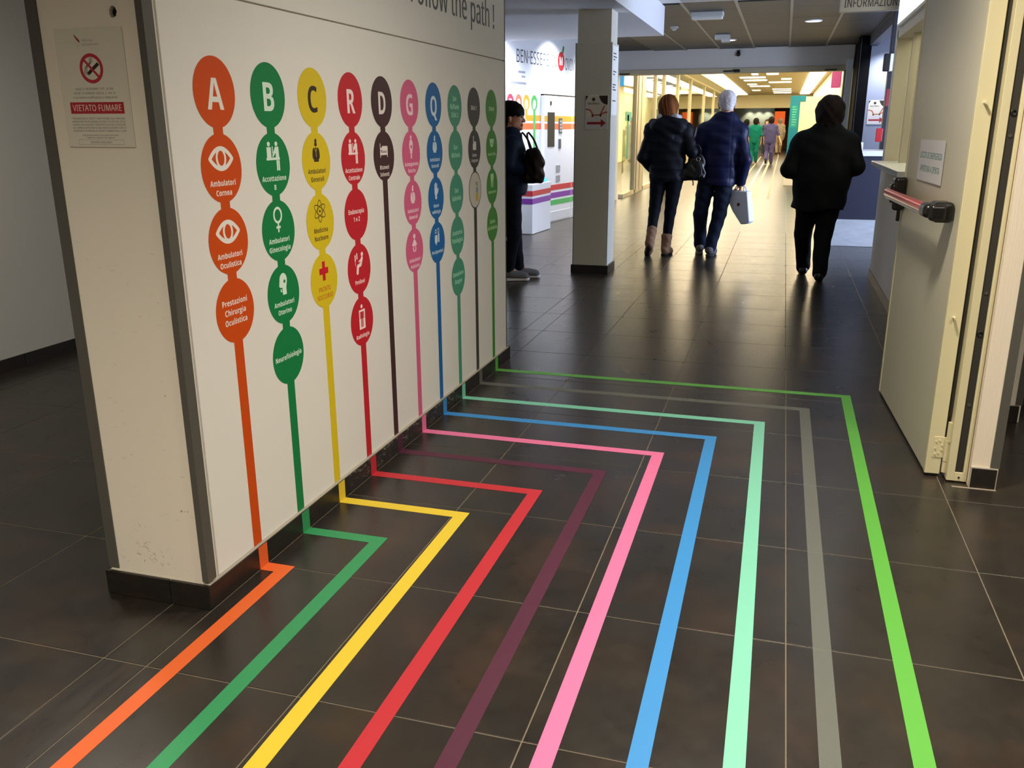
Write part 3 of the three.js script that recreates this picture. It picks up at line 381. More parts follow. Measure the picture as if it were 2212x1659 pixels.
// ---------------------------------------------------------------- pillar with its notices
{
  const p = structure('wall_pillar', 'square white pillar with painted lower part', [-1.27, 0, -6.355]);
  const pw = mat(0xd3d0c4, 0.8, { bumpMap: paintBump, bumpScale: 0.0008 });
  mesh('shaft', B(-0.157, 0.157, 0.08, 2.43, -0.157, 0.157), pw, p);
  mesh('lining', merge([RB(-0.167, 0.166, 0.08, 2.142, 0.155, 0.178, 0.002, 1), RB(0.155, 0.172, 0.08, 2.142, -0.17, 0.17, 0.002, 1), RB(-0.172, -0.155, 0.08, 2.142, -0.17, 0.17, 0.002, 1), RB(-0.167, 0.166, 0.08, 2.142, -0.178, -0.155, 0.002, 1)]), mat(0xcfccc0, 0.6), p);
  for (const x of [-0.1705, 0.1695]) mesh('edge_strip', B(x - 0.003, x + 0.003, 0.08, 2.142, 0.168, 0.175), mat(0x6a6963, 0.5), p);
  const sb = M.skirt;
  mesh('skirting_bed', B(-0.178, 0.178, 0, 0.08, -0.178, 0.178), M.grout, p);
  mesh('skirting_tile', RB(-0.185, 0.045, 0.001, 0.08, 0.178, 0.188, 0.001, 1), sb, p);
  mesh('skirting_tile', RB(0.049, 0.185, 0.001, 0.08, 0.178, 0.188, 0.001, 1), sb, p);
  mesh('skirting_tile', RB(0.178, 0.187, 0.001, 0.08, -0.187, 0.187, 0.001, 1), sb, p);
  mesh('skirting_tile', RB(-0.187, -0.178, 0.001, 0.08, -0.187, 0.187, 0.001, 1), sb, p);
  const arrowPoster = (g, w, h) => {
    g.fillStyle = '#d8d0c2'; g.fillRect(0, 0, w, h);
    g.fillStyle = '#2a231c'; g.beginPath(); g.moveTo(w * 0.6, 0); g.lineTo(w, 0); g.lineTo(w, h * 0.27); g.quadraticCurveTo(w * 0.7, h * 0.27, w * 0.6, 0); g.fill(); g.beginPath(); g.moveTo(0, 0); g.lineTo(w * 0.12, 0); g.lineTo(0, h * 0.14); g.fill();
    g.beginPath(); g.arc(w * 0.36, h * 0.11, w * 0.075, 0, 7); g.fill(); g.textAlign = 'center'; g.font = `bold ${h * 0.075}px sans-serif`; g.fillText('NEUTRALE', w * 0.36, h * 0.265, w * 0.58);
    g.strokeStyle = '#b0453a'; g.lineWidth = w * 0.055; g.lineCap = 'butt'; g.beginPath(); g.moveTo(0, h * 0.41); g.quadraticCurveTo(w * 0.27, h * 0.38, w * 0.33, h * 0.6); g.moveTo(w * 0.66, h * 0.58); g.quadraticCurveTo(w * 0.8, h * 0.4, w * 0.86, h * 0.3); g.moveTo(w * 0.7, h * 0.58); g.quadraticCurveTo(w * 0.8, h * 0.5, w, h * 0.5); g.stroke();
    g.strokeStyle = '#8a5a34'; g.beginPath(); g.moveTo(w * 0.36, h * 0.585); g.lineTo(w * 0.68, h * 0.58); g.stroke(); g.fillStyle = '#7a1d18'; g.fillRect(w * 0.28, h * 0.56, w * 0.09, h * 0.08); g.fillStyle = '#241c16'; g.fillRect(w * 0.65, h * 0.56, w * 0.07, h * 0.07);
    g.fillStyle = '#cfcaca'; g.fillRect(0, h * 0.65, w, h * 0.35); g.fillStyle = '#9e1c20'; g.beginPath(); g.roundRect(w * 0.07, h * 0.79, w * 0.65, h * 0.075, h * 0.035); g.fill(); g.beginPath(); g.moveTo(w * 0.7, h * 0.7); g.lineTo(w * 0.93, h * 0.825); g.lineTo(w * 0.7, h * 0.95); g.closePath(); g.fill();
  };
  const pm = mat(0xffffff, 0.35, { map: canvasTex(300, 420, arrowPoster) });
  const t = thing('arrow_poster', 'small notice with red arrow on the front of the white pillar', 'poster', [-1.339, 1.373, -6.1765]);
  mesh('plate', RB(0, 0.217, 0, 0.305, 0, 0.004, 0.0015, 1), M.whiteGloss, t); mesh('print', sheet(0.211, 0.299), pm, t, 0.003, 0.003, 0.0043);
  const t2 = thing('arrow_poster', 'notice with red arrow on the slate blue wall behind the reception desk', 'poster', [1.735, 1.41, -13.4445]);
  mesh('plate', RB(0, 0.27, 0, 0.37, 0, 0.004, 0.0015, 1), M.whiteGloss, t2); mesh('print', sheet(0.264, 0.364), pm, t2, 0.003, 0.003, 0.0043);
  const ppr = thing('paper_notice', 'long white paper notice on the side of the pillar', 'notice', [-1.0975, 1.5, -6.2], Math.PI / 2);
  mesh('paper', RB(0, 0.29, 0, 0.62, 0, 0.0012, 0.0004, 1), mat(0xf1f1ee, 0.7), ppr);
  mesh('print', sheet(0.28, 0.61), mat(0xffffff, 0.7, { map: canvasTex(200, 420, (g, w, h) => { g.fillStyle = '#f1f1ee'; g.fillRect(0, 0, w, h); g.fillStyle = '#4a4a50'; for (const y of [40, 60, 78, 150, 168, 230, 246, 262, 330]) g.fillRect(30, y, 60 + (y * 37) % 90, 7); }) }), ppr, 0.005, 0.005, 0.0016);
}

// ---------------------------------------------------------------- vending corner
{
  const a = THREE.MathUtils.degToRad(9.5), turn = Math.PI / 2 - a;   // local x runs away along the wall, local z faces the hall
  const w = structure('wall_vending', 'white wall with printed graphics around the vending machines', [-2.83, 0, -11.0]); w.rotation.y = turn;
  const map = canvasTex(2000, 1375, (g, W, H) => {
    const k = W / 4, X = (s) => (s + 2.4) * k, Y = (y) => (2.75 - y) * k;
    g.fillStyle = '#eceef2'; g.fillRect(0, 0, W, H);
    g.fillStyle = '#3b4256'; g.font = `${0.235 * k}px sans-serif`; g.fillText('BEN·ESSERE', X(-1.37), Y(2.235), 1.1 * k); g.fillText('IN', X(-0.16), Y(2.235), 0.17 * k); g.fillText('OVIMENTO', X(0.31), Y(2.22), 0.8 * k);
    g.fillStyle = '#d8333a'; g.beginPath(); g.ellipse(X(0.17), Y(2.33), 0.125 * k, 0.135 * k, 0, 0, 7); g.fill(); g.fillStyle = '#ffffff'; g.font = `bold ${0.16 * k}px sans-serif`; g.fillText('M', X(0.095), Y(2.275)); g.fillStyle = '#2f8f4a'; g.save(); g.translate(X(0.24), Y(2.5)); g.rotate(0.4); g.fillRect(-0.03 * k, -0.05 * k, 0.06 * k, 0.1 * k); g.restore();
    g.fillStyle = '#9aa0b0'; g.fillRect(X(-1.3), Y(2.13), 0.22 * k, 0.03 * k); g.fillRect(X(-1.2), Y(2.07), 0.12 * k, 0.025 * k); g.fillRect(X(-1.55), Y(1.985), 0.5 * k, 0.03 * k); g.fillStyle = '#4a4f5a'; g.beginPath(); g.moveTo(X(-1.66), Y(2.12)); g.quadraticCurveTo(X(-1.62), Y(2.06), X(-1.58), Y(2.0)); g.quadraticCurveTo(X(-1.63), Y(2.02), X(-1.66), Y(2.12)); g.fill();
    g.fillStyle = '#c9ced8'; g.fillRect(X(-2.4), Y(1.885), 1.85 * k, 0.008 * k);
    const stem = (s, c) => { g.fillStyle = c; g.beginPath(); g.arc(X(s), Y(1.72), 0.105 * k, 0, 7); g.fill(); };
    g.fillStyle = '#e8b43a'; g.fillRect(X(-1.04), Y(1.555), 3 * k, 0.08 * k); g.fillRect(X(-1.08), Y(1.7), 0.07 * k, 0.2 * k); g.fillStyle = '#ef7b48'; g.fillRect(X(-1.3), Y(1.445), 3.2 * k, 0.085 * k); g.fillRect(X(-1.33), Y(1.7), 0.07 * k, 0.34 * k); g.fillStyle = '#b83848'; g.fillRect(X(-1.58), Y(1.7), 0.07 * k, 1.3 * k);
    g.fillStyle = '#5fc267'; g.fillRect(X(-0.815), Y(1.7), 0.075 * k, 1.2 * k);
    stem(-1.545, '#a83a55'); stem(-1.29, '#ef7b62'); stem(-1.04, '#e8b43a'); stem(-0.78, '#55bb62');
    g.fillStyle = '#eceef2'; for (const s of [-1.545, -1.29, -1.04, -0.78]) { g.beginPath(); g.ellipse(X(s), Y(1.7), 0.055 * k, 0.068 * k, s === -0.78 ? 0.4 : 0, 0, 7); g.fill(); }
  });
  const g = sheet(4, 2.75).translate(-2.4, 0, 0.0); mesh('printed_board', g, mat(0xffffff, 0.5, { map }), w, 0, 0, 0.003);
  mesh('wall', B(-3.0, 2.2, 0, CEIL, -0.12, 0), M.white, w);
  const wl = structure('wall_link', 'white return wall beside the vending corner'); mesh('wall', B(-2.72, -2.62, 0, CEIL, -12.6, -15.2), M.white, wl);
  const P = (s, z = 0) => V(s, 0, z).applyAxisAngle(V(0, 1, 0), turn).add(V(-2.83, 0, -11.0));
  // two flush vending machines
  const machine = (s, label, first) => {
    const o = P(s, 0.004), t = thing('vending_machine', label, 'vending machine', [o.x, 0, o.z], turn, 'vending machines in the printed wall');
    mesh('body', RB(0.004, 1.03, 0.0, 1.83, -0.0, 0.06, 0.006), mat(0xf2f3f5, 0.35), t);
    mesh('top_gap', B(0, 1.034, 1.83, 1.85, 0, 0.045), M.black, t);
    mesh('display_window', RB(0.11, 0.36, 1.11, 1.6, 0.055, 0.066, 0.004), mat(0x2a2e2d, 0.5), t, 0, 0, 0);
    mesh('coin_slot', RB(0.2, 0.24, 1.7, 1.755, 0.055, 0.068, 0.004), M.black, t);
    const kp = mesh('keypad', RB(0.52, 0.64, 1.3, 1.52, 0.055, 0.07, 0.006), mat(first ? 0x55555a : 0xd0d0d4, 0.4), t);
    for (let i = 0; i < 12; i++) mesh('key', RB(0.535 + (i % 3) * 0.032, 0.56 + (i % 3) * 0.032, 1.32 + Math.floor(i / 3) * 0.045, 1.352 + Math.floor(i / 3) * 0.045, 0.069, 0.074, 0.002, 1), mat(0xb9babd, 0.4), kp);
    mesh('card_reader', RB(0.52, 0.6, 1.08, 1.22, 0.055, 0.072, 0.008), mat(0x4c4f55, 0.35), t);
    mesh('pickup_flap', RB(0.43, 0.58, 0.74, 0.84, 0.055, 0.067, 0.004), mat(0x9da0a3, 0.4), t);
    mesh('pickup_flap', RB(0.43, 0.58, 0.6, 0.69, 0.055, 0.067, 0.004), mat(0x9da0a3, 0.4), t);
    const band = (y0, y1, c) => mesh('print_band', B(0.004, 1.03, y0, y1, 0.0605, 0.0615), mat(c, 0.4), t);
    band(1.47, 1.55, 0xe8b43a); band(1.36, 1.44, 0xef7b48); band(0.475, 0.555, 0xd43346); band(0.36, 0.44, 0x8a3aa8); band(0.255, 0.33, 0x4fc06a);
    mesh('kick_plate', RB(0.04, 0.99, 0.02, 0.16, 0.058, 0.064, 0.003), mat(0xe4e6e8, 0.4), t);
    return t;
  };
  machine(-0.56, 'white vending machine with narrow dark display next to the printed discs', true);
  machine(0.485, 'white vending machine half hidden behind the pillar', false);
  // low waste unit with printed bands
  const b = thing('waste_bin', 'low white waste unit with red and purple bands before the vending machines', 'bin', [-2.672, 0, -9.12], Math.PI / 2 - 0.075);
  mesh('body', RB(0, 0.76, 0.004, 0.66, -0.3, 0, 0.006), mat(0xf4f5f7, 0.35), b);
  for (const [y0, y1, c] of [[0.505, 0.575, 0xd43346], [0.4, 0.475, 0x8a3aa8]]) mesh('print_band', B(-0.0008, 0.7605, y0, y1, -0.301, 0.0008), mat(c, 0.4), b);
  mesh('lid', RB(0.04, 0.72, 0.655, 0.672, -0.27, -0.04, 0.006), mat(0xd9dbde, 0.4), b);
  const lf = thing('cyan_leaflet', 'cyan folded leaflet lying on the low waste unit', 'leaflet', [-2.69, 0.672, -9.72], 0.4);
  mesh('leaf', new THREE.CylinderGeometry(0.09, 0.1, 0.004, 3).translate(0, 0.002, 0), mat(0x2fb6d4, 0.5), lf); mesh('leaf', new THREE.ConeGeometry(0.07, 0.1, 4).translate(0, 0.054, 0), mat(0x35bdd8, 0.5), lf);
  // downlights over the print
  for (const [s, dz, k] of [[-0.29, 0.36, 11], [-2.0, 0.6, 22], [1.2, 0.6, 26]]) {
    const o = P(s, dz), t = thing('downlight', 'round ceiling downlight over the vending machines', 'ceiling light', [o.x, CEIL, o.z], 0, 'downlights over the vending wall');
    mesh('rim', new THREE.TorusGeometry(0.062, 0.01, 8, 28).rotateX(Math.PI / 2), M.whiteGloss, t, 0, -0.008, 0); mesh('lamp_glass', cyl(0.055, 0.055, 0.006, 24), G.down, t, 0, -0.006, 0);
    const l = new THREE.SpotLight(WHITE, k, 0, 1.15, 0.9, 2); l.name = 'downlight_beam'; l.position.set(o.x, CEIL - 0.03, o.z); l.target.position.copy(P(s + 0.05, 0.12)); l.castShadow = true; l.shadow.radius = 2; scene.add(l, l.target);
  }
}

// ---------------------------------------------------------------- information booth on the right
{
  const w = structure('wall_right', 'white wall of the information booth with a service window');
  const wm = mat(0xe2ddd2, 0.7, { bumpMap: paintBump, bumpScale: 0.0006 });
  mesh('wall', merge([B(1.365, 1.5, 0, 1.06, -2.95, -6.66), B(1.365, 1.5, 2.16, CEIL, -2.95, -6.66), B(1.365, 1.5, 1.06, 2.16, -6.2, -6.66), B(1.365, 1.5, 1.06, 2.16, -2.95, -4.1), B(1.5, 4.8, 0, CEIL, -6.56, -6.66), B(1.5, 1.62, 0, CEIL, -2.75, -2.95), B(2.9, 3.0, 0, CEIL, -2.75, -6.56)]), wm, w);
  mesh('skirting', B(1.354, 1.365, 0.001, 0.08, -2.95, -6.665), mat(0x8f8676, 0.5), w);
  const win = structure('window_2', 'service window of the information booth');
  mesh('window_frame', merge([B(1.335, 1.47, 2.1, 2.16, -4.1, -6.25), B(1.335, 1.47, 1.06, 2.16, -6.19, -6.25), B(1.335, 1.47, 1.06, 2.16, -4.1, -4.16)]), mat(0xcfc6b4, 0.55), win);
  mesh('mullion', B(1.4, 1.46, 1.06, 2.1, -5.7, -5.74), mat(0xb9b0a0, 0.5), win);
  mesh('pane', B(1.43, 1.436, 1.06, 2.1, -4.16, -6.19), M.glass, win);
  const sh = thing('counter_shelf', 'white service shelf below the booth window', 'shelf', [1.365, 1.06, -5.2]);
  mesh('shelf_board', RB(-0.135, 0.1, 0, 0.04, 0.97, -0.96, 0.005), M.whiteGloss, sh);
  const ls = thing('lit_sign', 'glowing white sign panel above the booth window', 'sign', [1.363, 2.2, -5.35], -Math.PI / 2);
  mesh('case', RB(-1.0, 1.55, 0, 0.46, 0, 0.03, 0.004), M.whiteGloss, ls);
  const lmap = canvasTex(1020, 184, (g, W, H) => { g.fillStyle = '#ffffff'; g.fillRect(0, 0, W, H); g.strokeStyle = '#333333'; g.lineWidth = 5; g.beginPath(); g.moveTo(930, 20); g.lineTo(924, 120); g.moveTo(700, 40); g.lineTo(760, 40); g.moveTo(690, 150); g.lineTo(830, 150); g.stroke(); });
  const sm = new THREE.MeshStandardMaterial({ color: 0x333333, roughness: 0.4, emissive: 0xffffff, emissiveMap: lmap, emissiveIntensity: 1.3 }); sm.name = 'sign_face'; mesh('sign_face', sheet(2.5, 0.42).translate(-0.98, 0.02, 0.031), sm, ls);
  areaLight('sign_light', 2.4, 0.4, 1.32, 2.41, -4.95, [0, 2.3, -4.95], 0xffffff, 2.2);
  areaLight('booth_light', 1.0, 1.2, 2.2, 2.7, -4.8, [2.2, 0, -4.8], 0xfff4e4, 2.5);
  const bl = thing('booth_lamp', 'ceiling light panel inside the information booth', 'ceiling light', [2.2, CEIL, -4.8]); mesh('lamp_panel', B(-0.6, 0.6, -0.02, -0.0005, -0.5, 0.5), G.lamp, bl);
  // hanging sign
  const hs = thing('hanging_sign', 'brushed metal sign reading INFORMAZIONI fixed at the booth corner', 'sign', [0.87, 2.375, -6.7]);
  mesh('board', RB(0, 0.53, 0, 0.25, -0.05, 0, 0.004), mat(0xa7a398, 0.42, { metalness: 0.55 }), hs);
  const tg = new TextGeometry('INFORMAZIONI', { font: fontR, size: 0.072, depth: 0.003, curveSegments: 5 }); tg.computeBoundingBox(); tg.scale(0.47 / tg.boundingBox.max.x, 1, 1);
  mesh('lettering', tg, mat(0x2d2b28, 0.5), hs, 0.035, 0.04, 0.0005);
  for (const x of [0.08, 0.45]) mesh('hanger', cyl(0.006, 0.006, 0.13, 10), M.steel, hs, x, 0.31, -0.025);
}

// ---------------------------------------------------------------- reception recess on the right
{
  const d = thing('reception_desk', 'dark navy reception desk with white top and pale stone plinth', 'desk', [0, 0, -8.95]);
  mesh('plinth', RB(1.0, 2.4, 0.001, 0.322, -0.6, 0.0, 0.004), new THREE.MeshPhysicalMaterial({ roughness: 0.5, map: dataTex(256, (() => { const A = fbm(141, 5, 5), C = fbm(142, 24, 3); return (u, v) => { const s = 0.66 + 0.12 * A(u, v) + 0.06 * C(u, v); return [s * 0.97, s * 0.985, s * 1.03]; }; })(), true) }), d);
  mesh('front_panel', RB(0.99, 2.4, 0.322, 1.05, -0.6, 0.006, 0.004), mat(0x23253a, 0.6, { bumpMap: grain, bumpScale: 0.001 }), d);
  mesh('desk_top', RB(0.96, 2.4, 1.05, 1.112, -0.65, 0.03, 0.008), M.whiteGloss, d);
  mesh('raised_ledge', RB(1.02, 1.4, 1.112, 1.2, -0.62, -0.4, 0.006), M.whiteGloss, d);
  const w = structure('wall_recess', 'slate blue wall behind the reception desk');
  mesh('wall', B(1.685, 4.8, 0, CEIL, -13.45, -13.55), M.slate, w);
  mesh('black_column', RB(1.512, 1.69, 0, CEIL, -13.38, -13.75, 0.004), M.blackPanel, w);
  mesh('black_column_edge', B(1.53, 1.54, 0, CEIL, -13.374, -13.38), mat(0x2a2620, 0.4), w);
  mesh('drop_beam', B(1.66, 1.78, 2.6, CEIL, -10.2, -13.45), mat(0x3a4258, 0.5), w);
  mesh('dark_post', RB(1.628, 1.72, 0, CEIL, -9.75, -9.9, 0.004), mat(0x1c2030, 0.5), w);
  mesh('end_wall', B(1.72, 4.8, 0, CEIL, -14.1, -14.2), M.slate, w);
  const lb = thing('wall_lamp_box', 'white and black exit lamp box on the dark post', 'lamp box', [1.6, 2.02, -9.73]);
  mesh('case', RB(-0.03, 0.13, 0, 0.2, -0.02, 0.09, 0.012), M.whiteGloss, lb); mesh('dark_face', RB(-0.045, 0.03, 0.0, 0.2, -0.01, 0.095, 0.012), M.black, lb);
  const rb = thing('red_alarm_box', 'red alarm box beside the dark post behind the desk', 'alarm box', [1.56, 1.2, -9.74]);
  mesh('case', RB(0, 0.075, 0, 0.16, 0, 0.06, 0.008), mat(0xb8202a, 0.4), rb);
  const rs = thing('red_strip_sign', 'narrow red strip sign on the dark post', 'sign', [1.632, 1.62, -9.746]);
  mesh('plate', RB(0, 0.05, 0, 0.2, 0, 0.006, 0.002, 1), mat(0x8a2a38, 0.5), rs);
  const t = thing('downlight', 'round ceiling downlight before the slate blue wall', 'ceiling light', [1.98, CEIL, -13.1]);
  mesh('rim', new THREE.TorusGeometry(0.062, 0.01, 8, 28).rotateX(Math.PI / 2), M.whiteGloss, t, 0, -0.008, 0); mesh('lamp_glass', cyl(0.055, 0.055, 0.006, 24), G.down, t, 0, -0.006, 0);
  const l = new THREE.SpotLight(WHITE, 11, 0, 1.0, 0.6, 2); l.name = 'downlight_beam'; l.position.set(1.98, CEIL - 0.03, -13.05); l.target.position.set(1.95, 0, -13.3); l.castShadow = true; l.shadow.radius = 2; scene.add(l, l.target);
}

// ---------------------------------------------------------------- ceiling fittings of the hall
{
  const down = (x, z, label, k) => {
    const t = thing('downlight', label, 'ceiling light', [x, CEIL, z]);
    mesh('rim', new THREE.TorusGeometry(0.105, 0.01, 8, 32).rotateX(Math.PI / 2), M.whiteGloss, t, 0, -0.006, 0); mesh('lamp_glass', cyl(0.1, 0.1, 0.006, 32), G.down, t, 0, -0.005, 0);
    const l = new THREE.SpotLight(WHITE, k, 0, 1.1, 0.7, 2); l.name = 'downlight_beam'; l.position.set(x, CEIL - 0.03, z); l.target.position.set(x, 0, z); l.castShadow = true; l.shadow.radius = 4; scene.add(l, l.target);
  };
  down(0.737, -10.93, 'lit round downlight in the taupe ceiling beside the metal sign', 20); down(-0.5, -13.34, 'lit round downlight in the taupe ceiling next to the small white box', 18);
  const eb = thing('emergency_light', 'long white emergency light box under the taupe ceiling', 'emergency light', [-0.55, CEIL, -9.55]);
  mesh('case', RB(-0.2, 0.2, -0.055, 0, -0.09, 0.09, 0.012), mat(0xb9b8b4, 0.5), eb); mesh('diffuser', RB(-0.19, 0.19, -0.085, -0.05, -0.08, 0.08, 0.014), mat(0xcfd0cc, 0.4), eb);
  const e2 = thing('ceiling_box', 'small white box under the taupe ceiling next to a downlight', 'ceiling box', [-0.54, CEIL, -12.5]);
  mesh('case', RB(-0.13, 0.1, -0.07, 0, -0.1, 0.1, 0.012), mat(0xb9b8b4, 0.5), e2); mesh('cover', RB(-0.03, 0.1, -0.11, -0.06, -0.08, 0.08, 0.012), mat(0xc4c4c0, 0.5), e2);
  const sd = thing('smoke_detector', 'round white smoke detector on the taupe ceiling', 'smoke detector', [-1.135, CEIL, -11.1]);
  mesh('base', cyl(0.055, 0.06, 0.02, 28).translate(0, -0.01, 0), mat(0xc9c9c5, 0.5), sd); mesh('sensor', new THREE.SphereGeometry(0.035, 20, 12).scale(1, 0.7, 1), mat(0xa9a9a6, 0.4), sd, 0, -0.03, 0);
}

// ---------------------------------------------------------------- doorway beam and the far corridor
const FC = 3.0;
{
  const h = structure('wall_header', 'wide pale beam over the passage to the far corridor');
  const beamPaint = mat(0xcfccc8, 0.7, { bumpMap: paintBump, bumpScale: 0.0008 });
  mesh('beam', RB(-4.3, 1.56, 2.375, 3.1, -15.15, -15.5, 0.006), beamPaint, h);
  mesh('lintel_track', RB(-2.66, 1.47, 2.33, 2.42, -15.12, -15.42, 0.01), mat(0xb5ab92, 0.5), h);
  mesh('side_wall', merge([B(1.56, 1.72, 0, 3.1, -15.15, -15.5), B(-4.4, -2.7, 0, 3.1, -15.2, -15.5)]), beamPaint, h);
  mesh('side_closure', B(1.56, 1.69, 0, CEIL, -13.7, -15.2), M.blackPanel, h);
  const fr = structure('trim_5', 'pale blue frame post at the right of the passage');
  mesh('post', RB(1.44, 1.545, 0, 2.52, -15.04, -15.14, 0.004), mat(0xe8f6fb, 0.35), fr);
  mesh('post', RB(1.405, 1.44, 0, 2.34, -15.1, -15.4, 0.003), mat(0x7d7a70, 0.4), fr);
  const sb = thing('door_sensor', 'black motion sensor bar under the pale beam', 'sensor', [-0.52, 2.36, -15.118]);
  mesh('bar', RB(-0.17, 0.06, -0.012, 0.012, 0, 0.03, 0.006), M.black, sb); mesh('sensor_head', RB(0.02, 0.13, -0.026, 0.026, 0, 0.06, 0.016, 3), M.black, sb);
  for (const [x, n] of [[-2.5, 'left'], [1.2, 'right']]) { const q = thing('track_bracket', `dark bracket under the ${n} end of the pale beam`, 'bracket', [x, 2.345, -15.118]); mesh('bracket', RB(-0.12, 0.08, -0.012, 0.012, 0, 0.03, 0.006), M.rubber, q); }
  const dc = thing('dome_camera', 'small black camera on the face of the pale beam', 'camera', [-0.44, 2.68, -15.15]);
  mesh('mount', RB(-0.03, 0.03, -0.02, 0.04, 0, 0.03, 0.008), M.black, dc); mesh('lens_dome', new THREE.SphereGeometry(0.04, 20, 14), mat(0x0a0a0c, 0.12), dc, 0, -0.03, 0.045);

  const c = structure('ceiling_far', 'cream ceiling of the far corridor');
  mesh('ceiling', B(-6, 1.9, FC, FC + 0.15, -15.3, -50), mat(0xcdbf98, 0.75), c);
  mesh('ceiling_end', B(-6, 1.9, 2.62, 2.75, -49.8, -60), mat(0xb9ac88, 0.75), c);
  mesh('cross_beam', B(-6, 1.9, 2.32, FC, -49.6, -50), M.cream, c);
  const w1 = structure('wall_corridor', 'cream right wall of the far corridor'); mesh('wall', B(1.75, 1.9, 0, 3.1, -15.5, -60), M.cream, w1);
  const w2 = structure('wall_shops', 'cream back wall of the rooms behind the corridor glass'); mesh('wall', B(-6, -5.9, 0, 3.1, -15.5, -60), M.cream, w2);
  const w3 = structure('wall_end', 'grey green end wall of the far corridor');
  mesh('wall', B(-6, -0.25, 0, 2.75, -58, -58.2), M.greyGreen, w3); mesh('wall_warm', B(-0.25, 1.9, 0, 2.75, -59, -59.2), mat(0x6a4a34, 0.7), w3);
  // cove strips and the light panels of the ceiling
  for (const x of [-1.82, 1.32]) { const t = thing('cove_lamp', x < 0 ? 'long glowing ceiling strip beside the glass wall of the corridor' : 'long glowing ceiling strip along the plain wall of the corridor', 'ceiling light', [x, FC, -32]); mesh('lamp_strip', B(-0.24, 0.24, -0.03, 0, -16, 15.5), G.cove, t); }
  const panels = [[-1.147, -0.299, -30.3], [-1.093, -0.29, -32.3], [-1.097, -0.744, -35.6], [-1.072, -0.276, -37.5], [-0.25, 0.574, -34.1], [0.214, 0.559, -31.7], [-1.135, -0.764, -42], [-0.685, -0.486, -28.3], [-0.224, 0.143, -28.3], [-0.217, 0.6, -41], [-0.217, 0.63, -43.5], [-0.217, 0.63, -46]];
  for (const [x0, x1, z] of panels) {
    const t = thing('light_panel', 'flat rectangular light panel in the cream corridor ceiling', 'ceiling light', [(x0 + x1) / 2, FC, z], 0, 'light panels of the corridor ceiling');
    const l = x1 - x0; mesh('frame', B(-l / 2 - 0.03, l / 2 + 0.03, -0.015, 0, -0.48, 0.48), mat(0xc9bfa0, 0.5), t); mesh('lamp_panel', RB(-l / 2, l / 2, -0.03, -0.012, -0.42, 0.42, 0.006), G.ceilLight, t);
  }
  areaLight('panel_light', 1.4, 16, -0.3, 2.94, -36, [-0.3, 0, -36], 0xfff0cc, 4);
  areaLight('corridor_light', 2.6, 12, -0.4, 2.94, -22, [-0.4, 0, -22], CORR, 2.4);
  for (const z of [-19, -22.5]) { const t = thing('light_panel', 'flat light panel of the corridor ceiling hidden above the pale beam', 'ceiling light', [-0.4, FC, z], 0, 'hidden light panels of the corridor'); mesh('lamp_panel', B(-1.2, 1.2, -0.03, 0, -0.6, 0.6), G.ceilLight, t); }
  areaLight('shop_light', 1.6, 26, -4.3, 2.95, -32, [-4.3, 0, -32], CORR, 4);
  const st = thing('shop_lamp', 'ceiling light band inside the rooms behind the glass wall', 'ceiling light', [-4.3, FC, -32]); mesh('lamp_strip', B(-0.6, 0.6, -0.03, 0, -13, 13), G.ceilLight, st);
  for (const x of [-1.75, -1.2, -0.65]) {
    const t = thing('end_spotlight', 'small spotlight washing the grey green end wall', 'spotlight', [x, 2.62, -57.6], 0, 'spotlights at the end wall'); mesh('lamp_head', cyl(0.07, 0.09, 0.1, 16).translate(0, -0.05, 0), G.down, t);
    const l = new THREE.SpotLight(0xfff4dc, 7, 0, 0.8, 0.6, 2); l.name = 'end_beam'; l.position.set(x, 2.48, -57.6); l.target.position.set(x, 1.2, -58); scene.add(l, l.target);
  }
  const od = thing('orange_display', 'orange red glowing display at the end of the corridor', 'display', [0.12, 0, -54]);
  mesh('screen', RB(-0.3, 0.3, 1.35, 2.2, -0.05, 0.05, 0.01), glow('display_screen', 0xff6a2a, 0.8), od); mesh('stand', RB(-0.3, 0.3, 0, 1.35, -0.05, 0.05, 0.01), mat(0x6a3a28, 0.6), od);

  // glass wall on the left: each pane and mullion on its own
  const gw = structure('window_3', 'glass wall of the far corridor with cream mullions', [-2.6, 0, 0]);
  const zs = [-15.5, -16.95, -18.1, -19.9, -21.5, -24.6, -28.2, -33.4, -38.2, -43.8, -49.5];
  for (let i = 1; i < zs.length; i++) {
    mesh('mullion', RB(-0.05, 0.05, 0, FC, zs[i] - 0.06, zs[i] + 0.06, 0.006, 1), M.alu, gw);
    if (i !== 2) mesh('glass_pane', B(-0.006, 0.006, 0.08, 2.92, zs[i - 1] - 0.06, zs[i] + 0.06), M.glass, gw);
    else mesh('door_stile', merge([RB(-0.06, 0.06, 0.02, 2.95, -17.1, -17.45, 0.006, 1), RB(-0.06, 0.06, 0.02, 2.95, -17.55, -17.95, 0.006, 1)]), M.alu, gw);
  }
  mesh('bottom_rail', B(-0.05, 0.05, 0, 0.08, -15.5, -49.5), M.alu, gw); mesh('top_rail', B(-0.07, 0.07, 2.86, FC, -15.5, -49.5), M.cream, gw);
  mesh('top_beam', B(-0.07, 0.5, 2.9, FC, -15.5, -49.5), M.cream, gw);
  // teal print on the first pane
  const tp = thing('teal_pane_print', 'teal T shaped print on the first pane of the glass wall', 'wall graphic', [-2.59, 0, -16.2]);
  mesh('print', merge([B(0, 0.002, 0.75, 1.62, 0.02, 0.2), B(0, 0.002, 1.5, 1.68, -0.28, 0.42)]), mat(0x2fa894, 0.5), tp);
  // coloured boards seen in the rooms behind the glass
  const boards = [[-3.2, -20.2, 2.35, 0x2b9fd8, 'blue'], [-3.2, -26.5, 2.3, 0x3a8fd8, 'sky blue']];
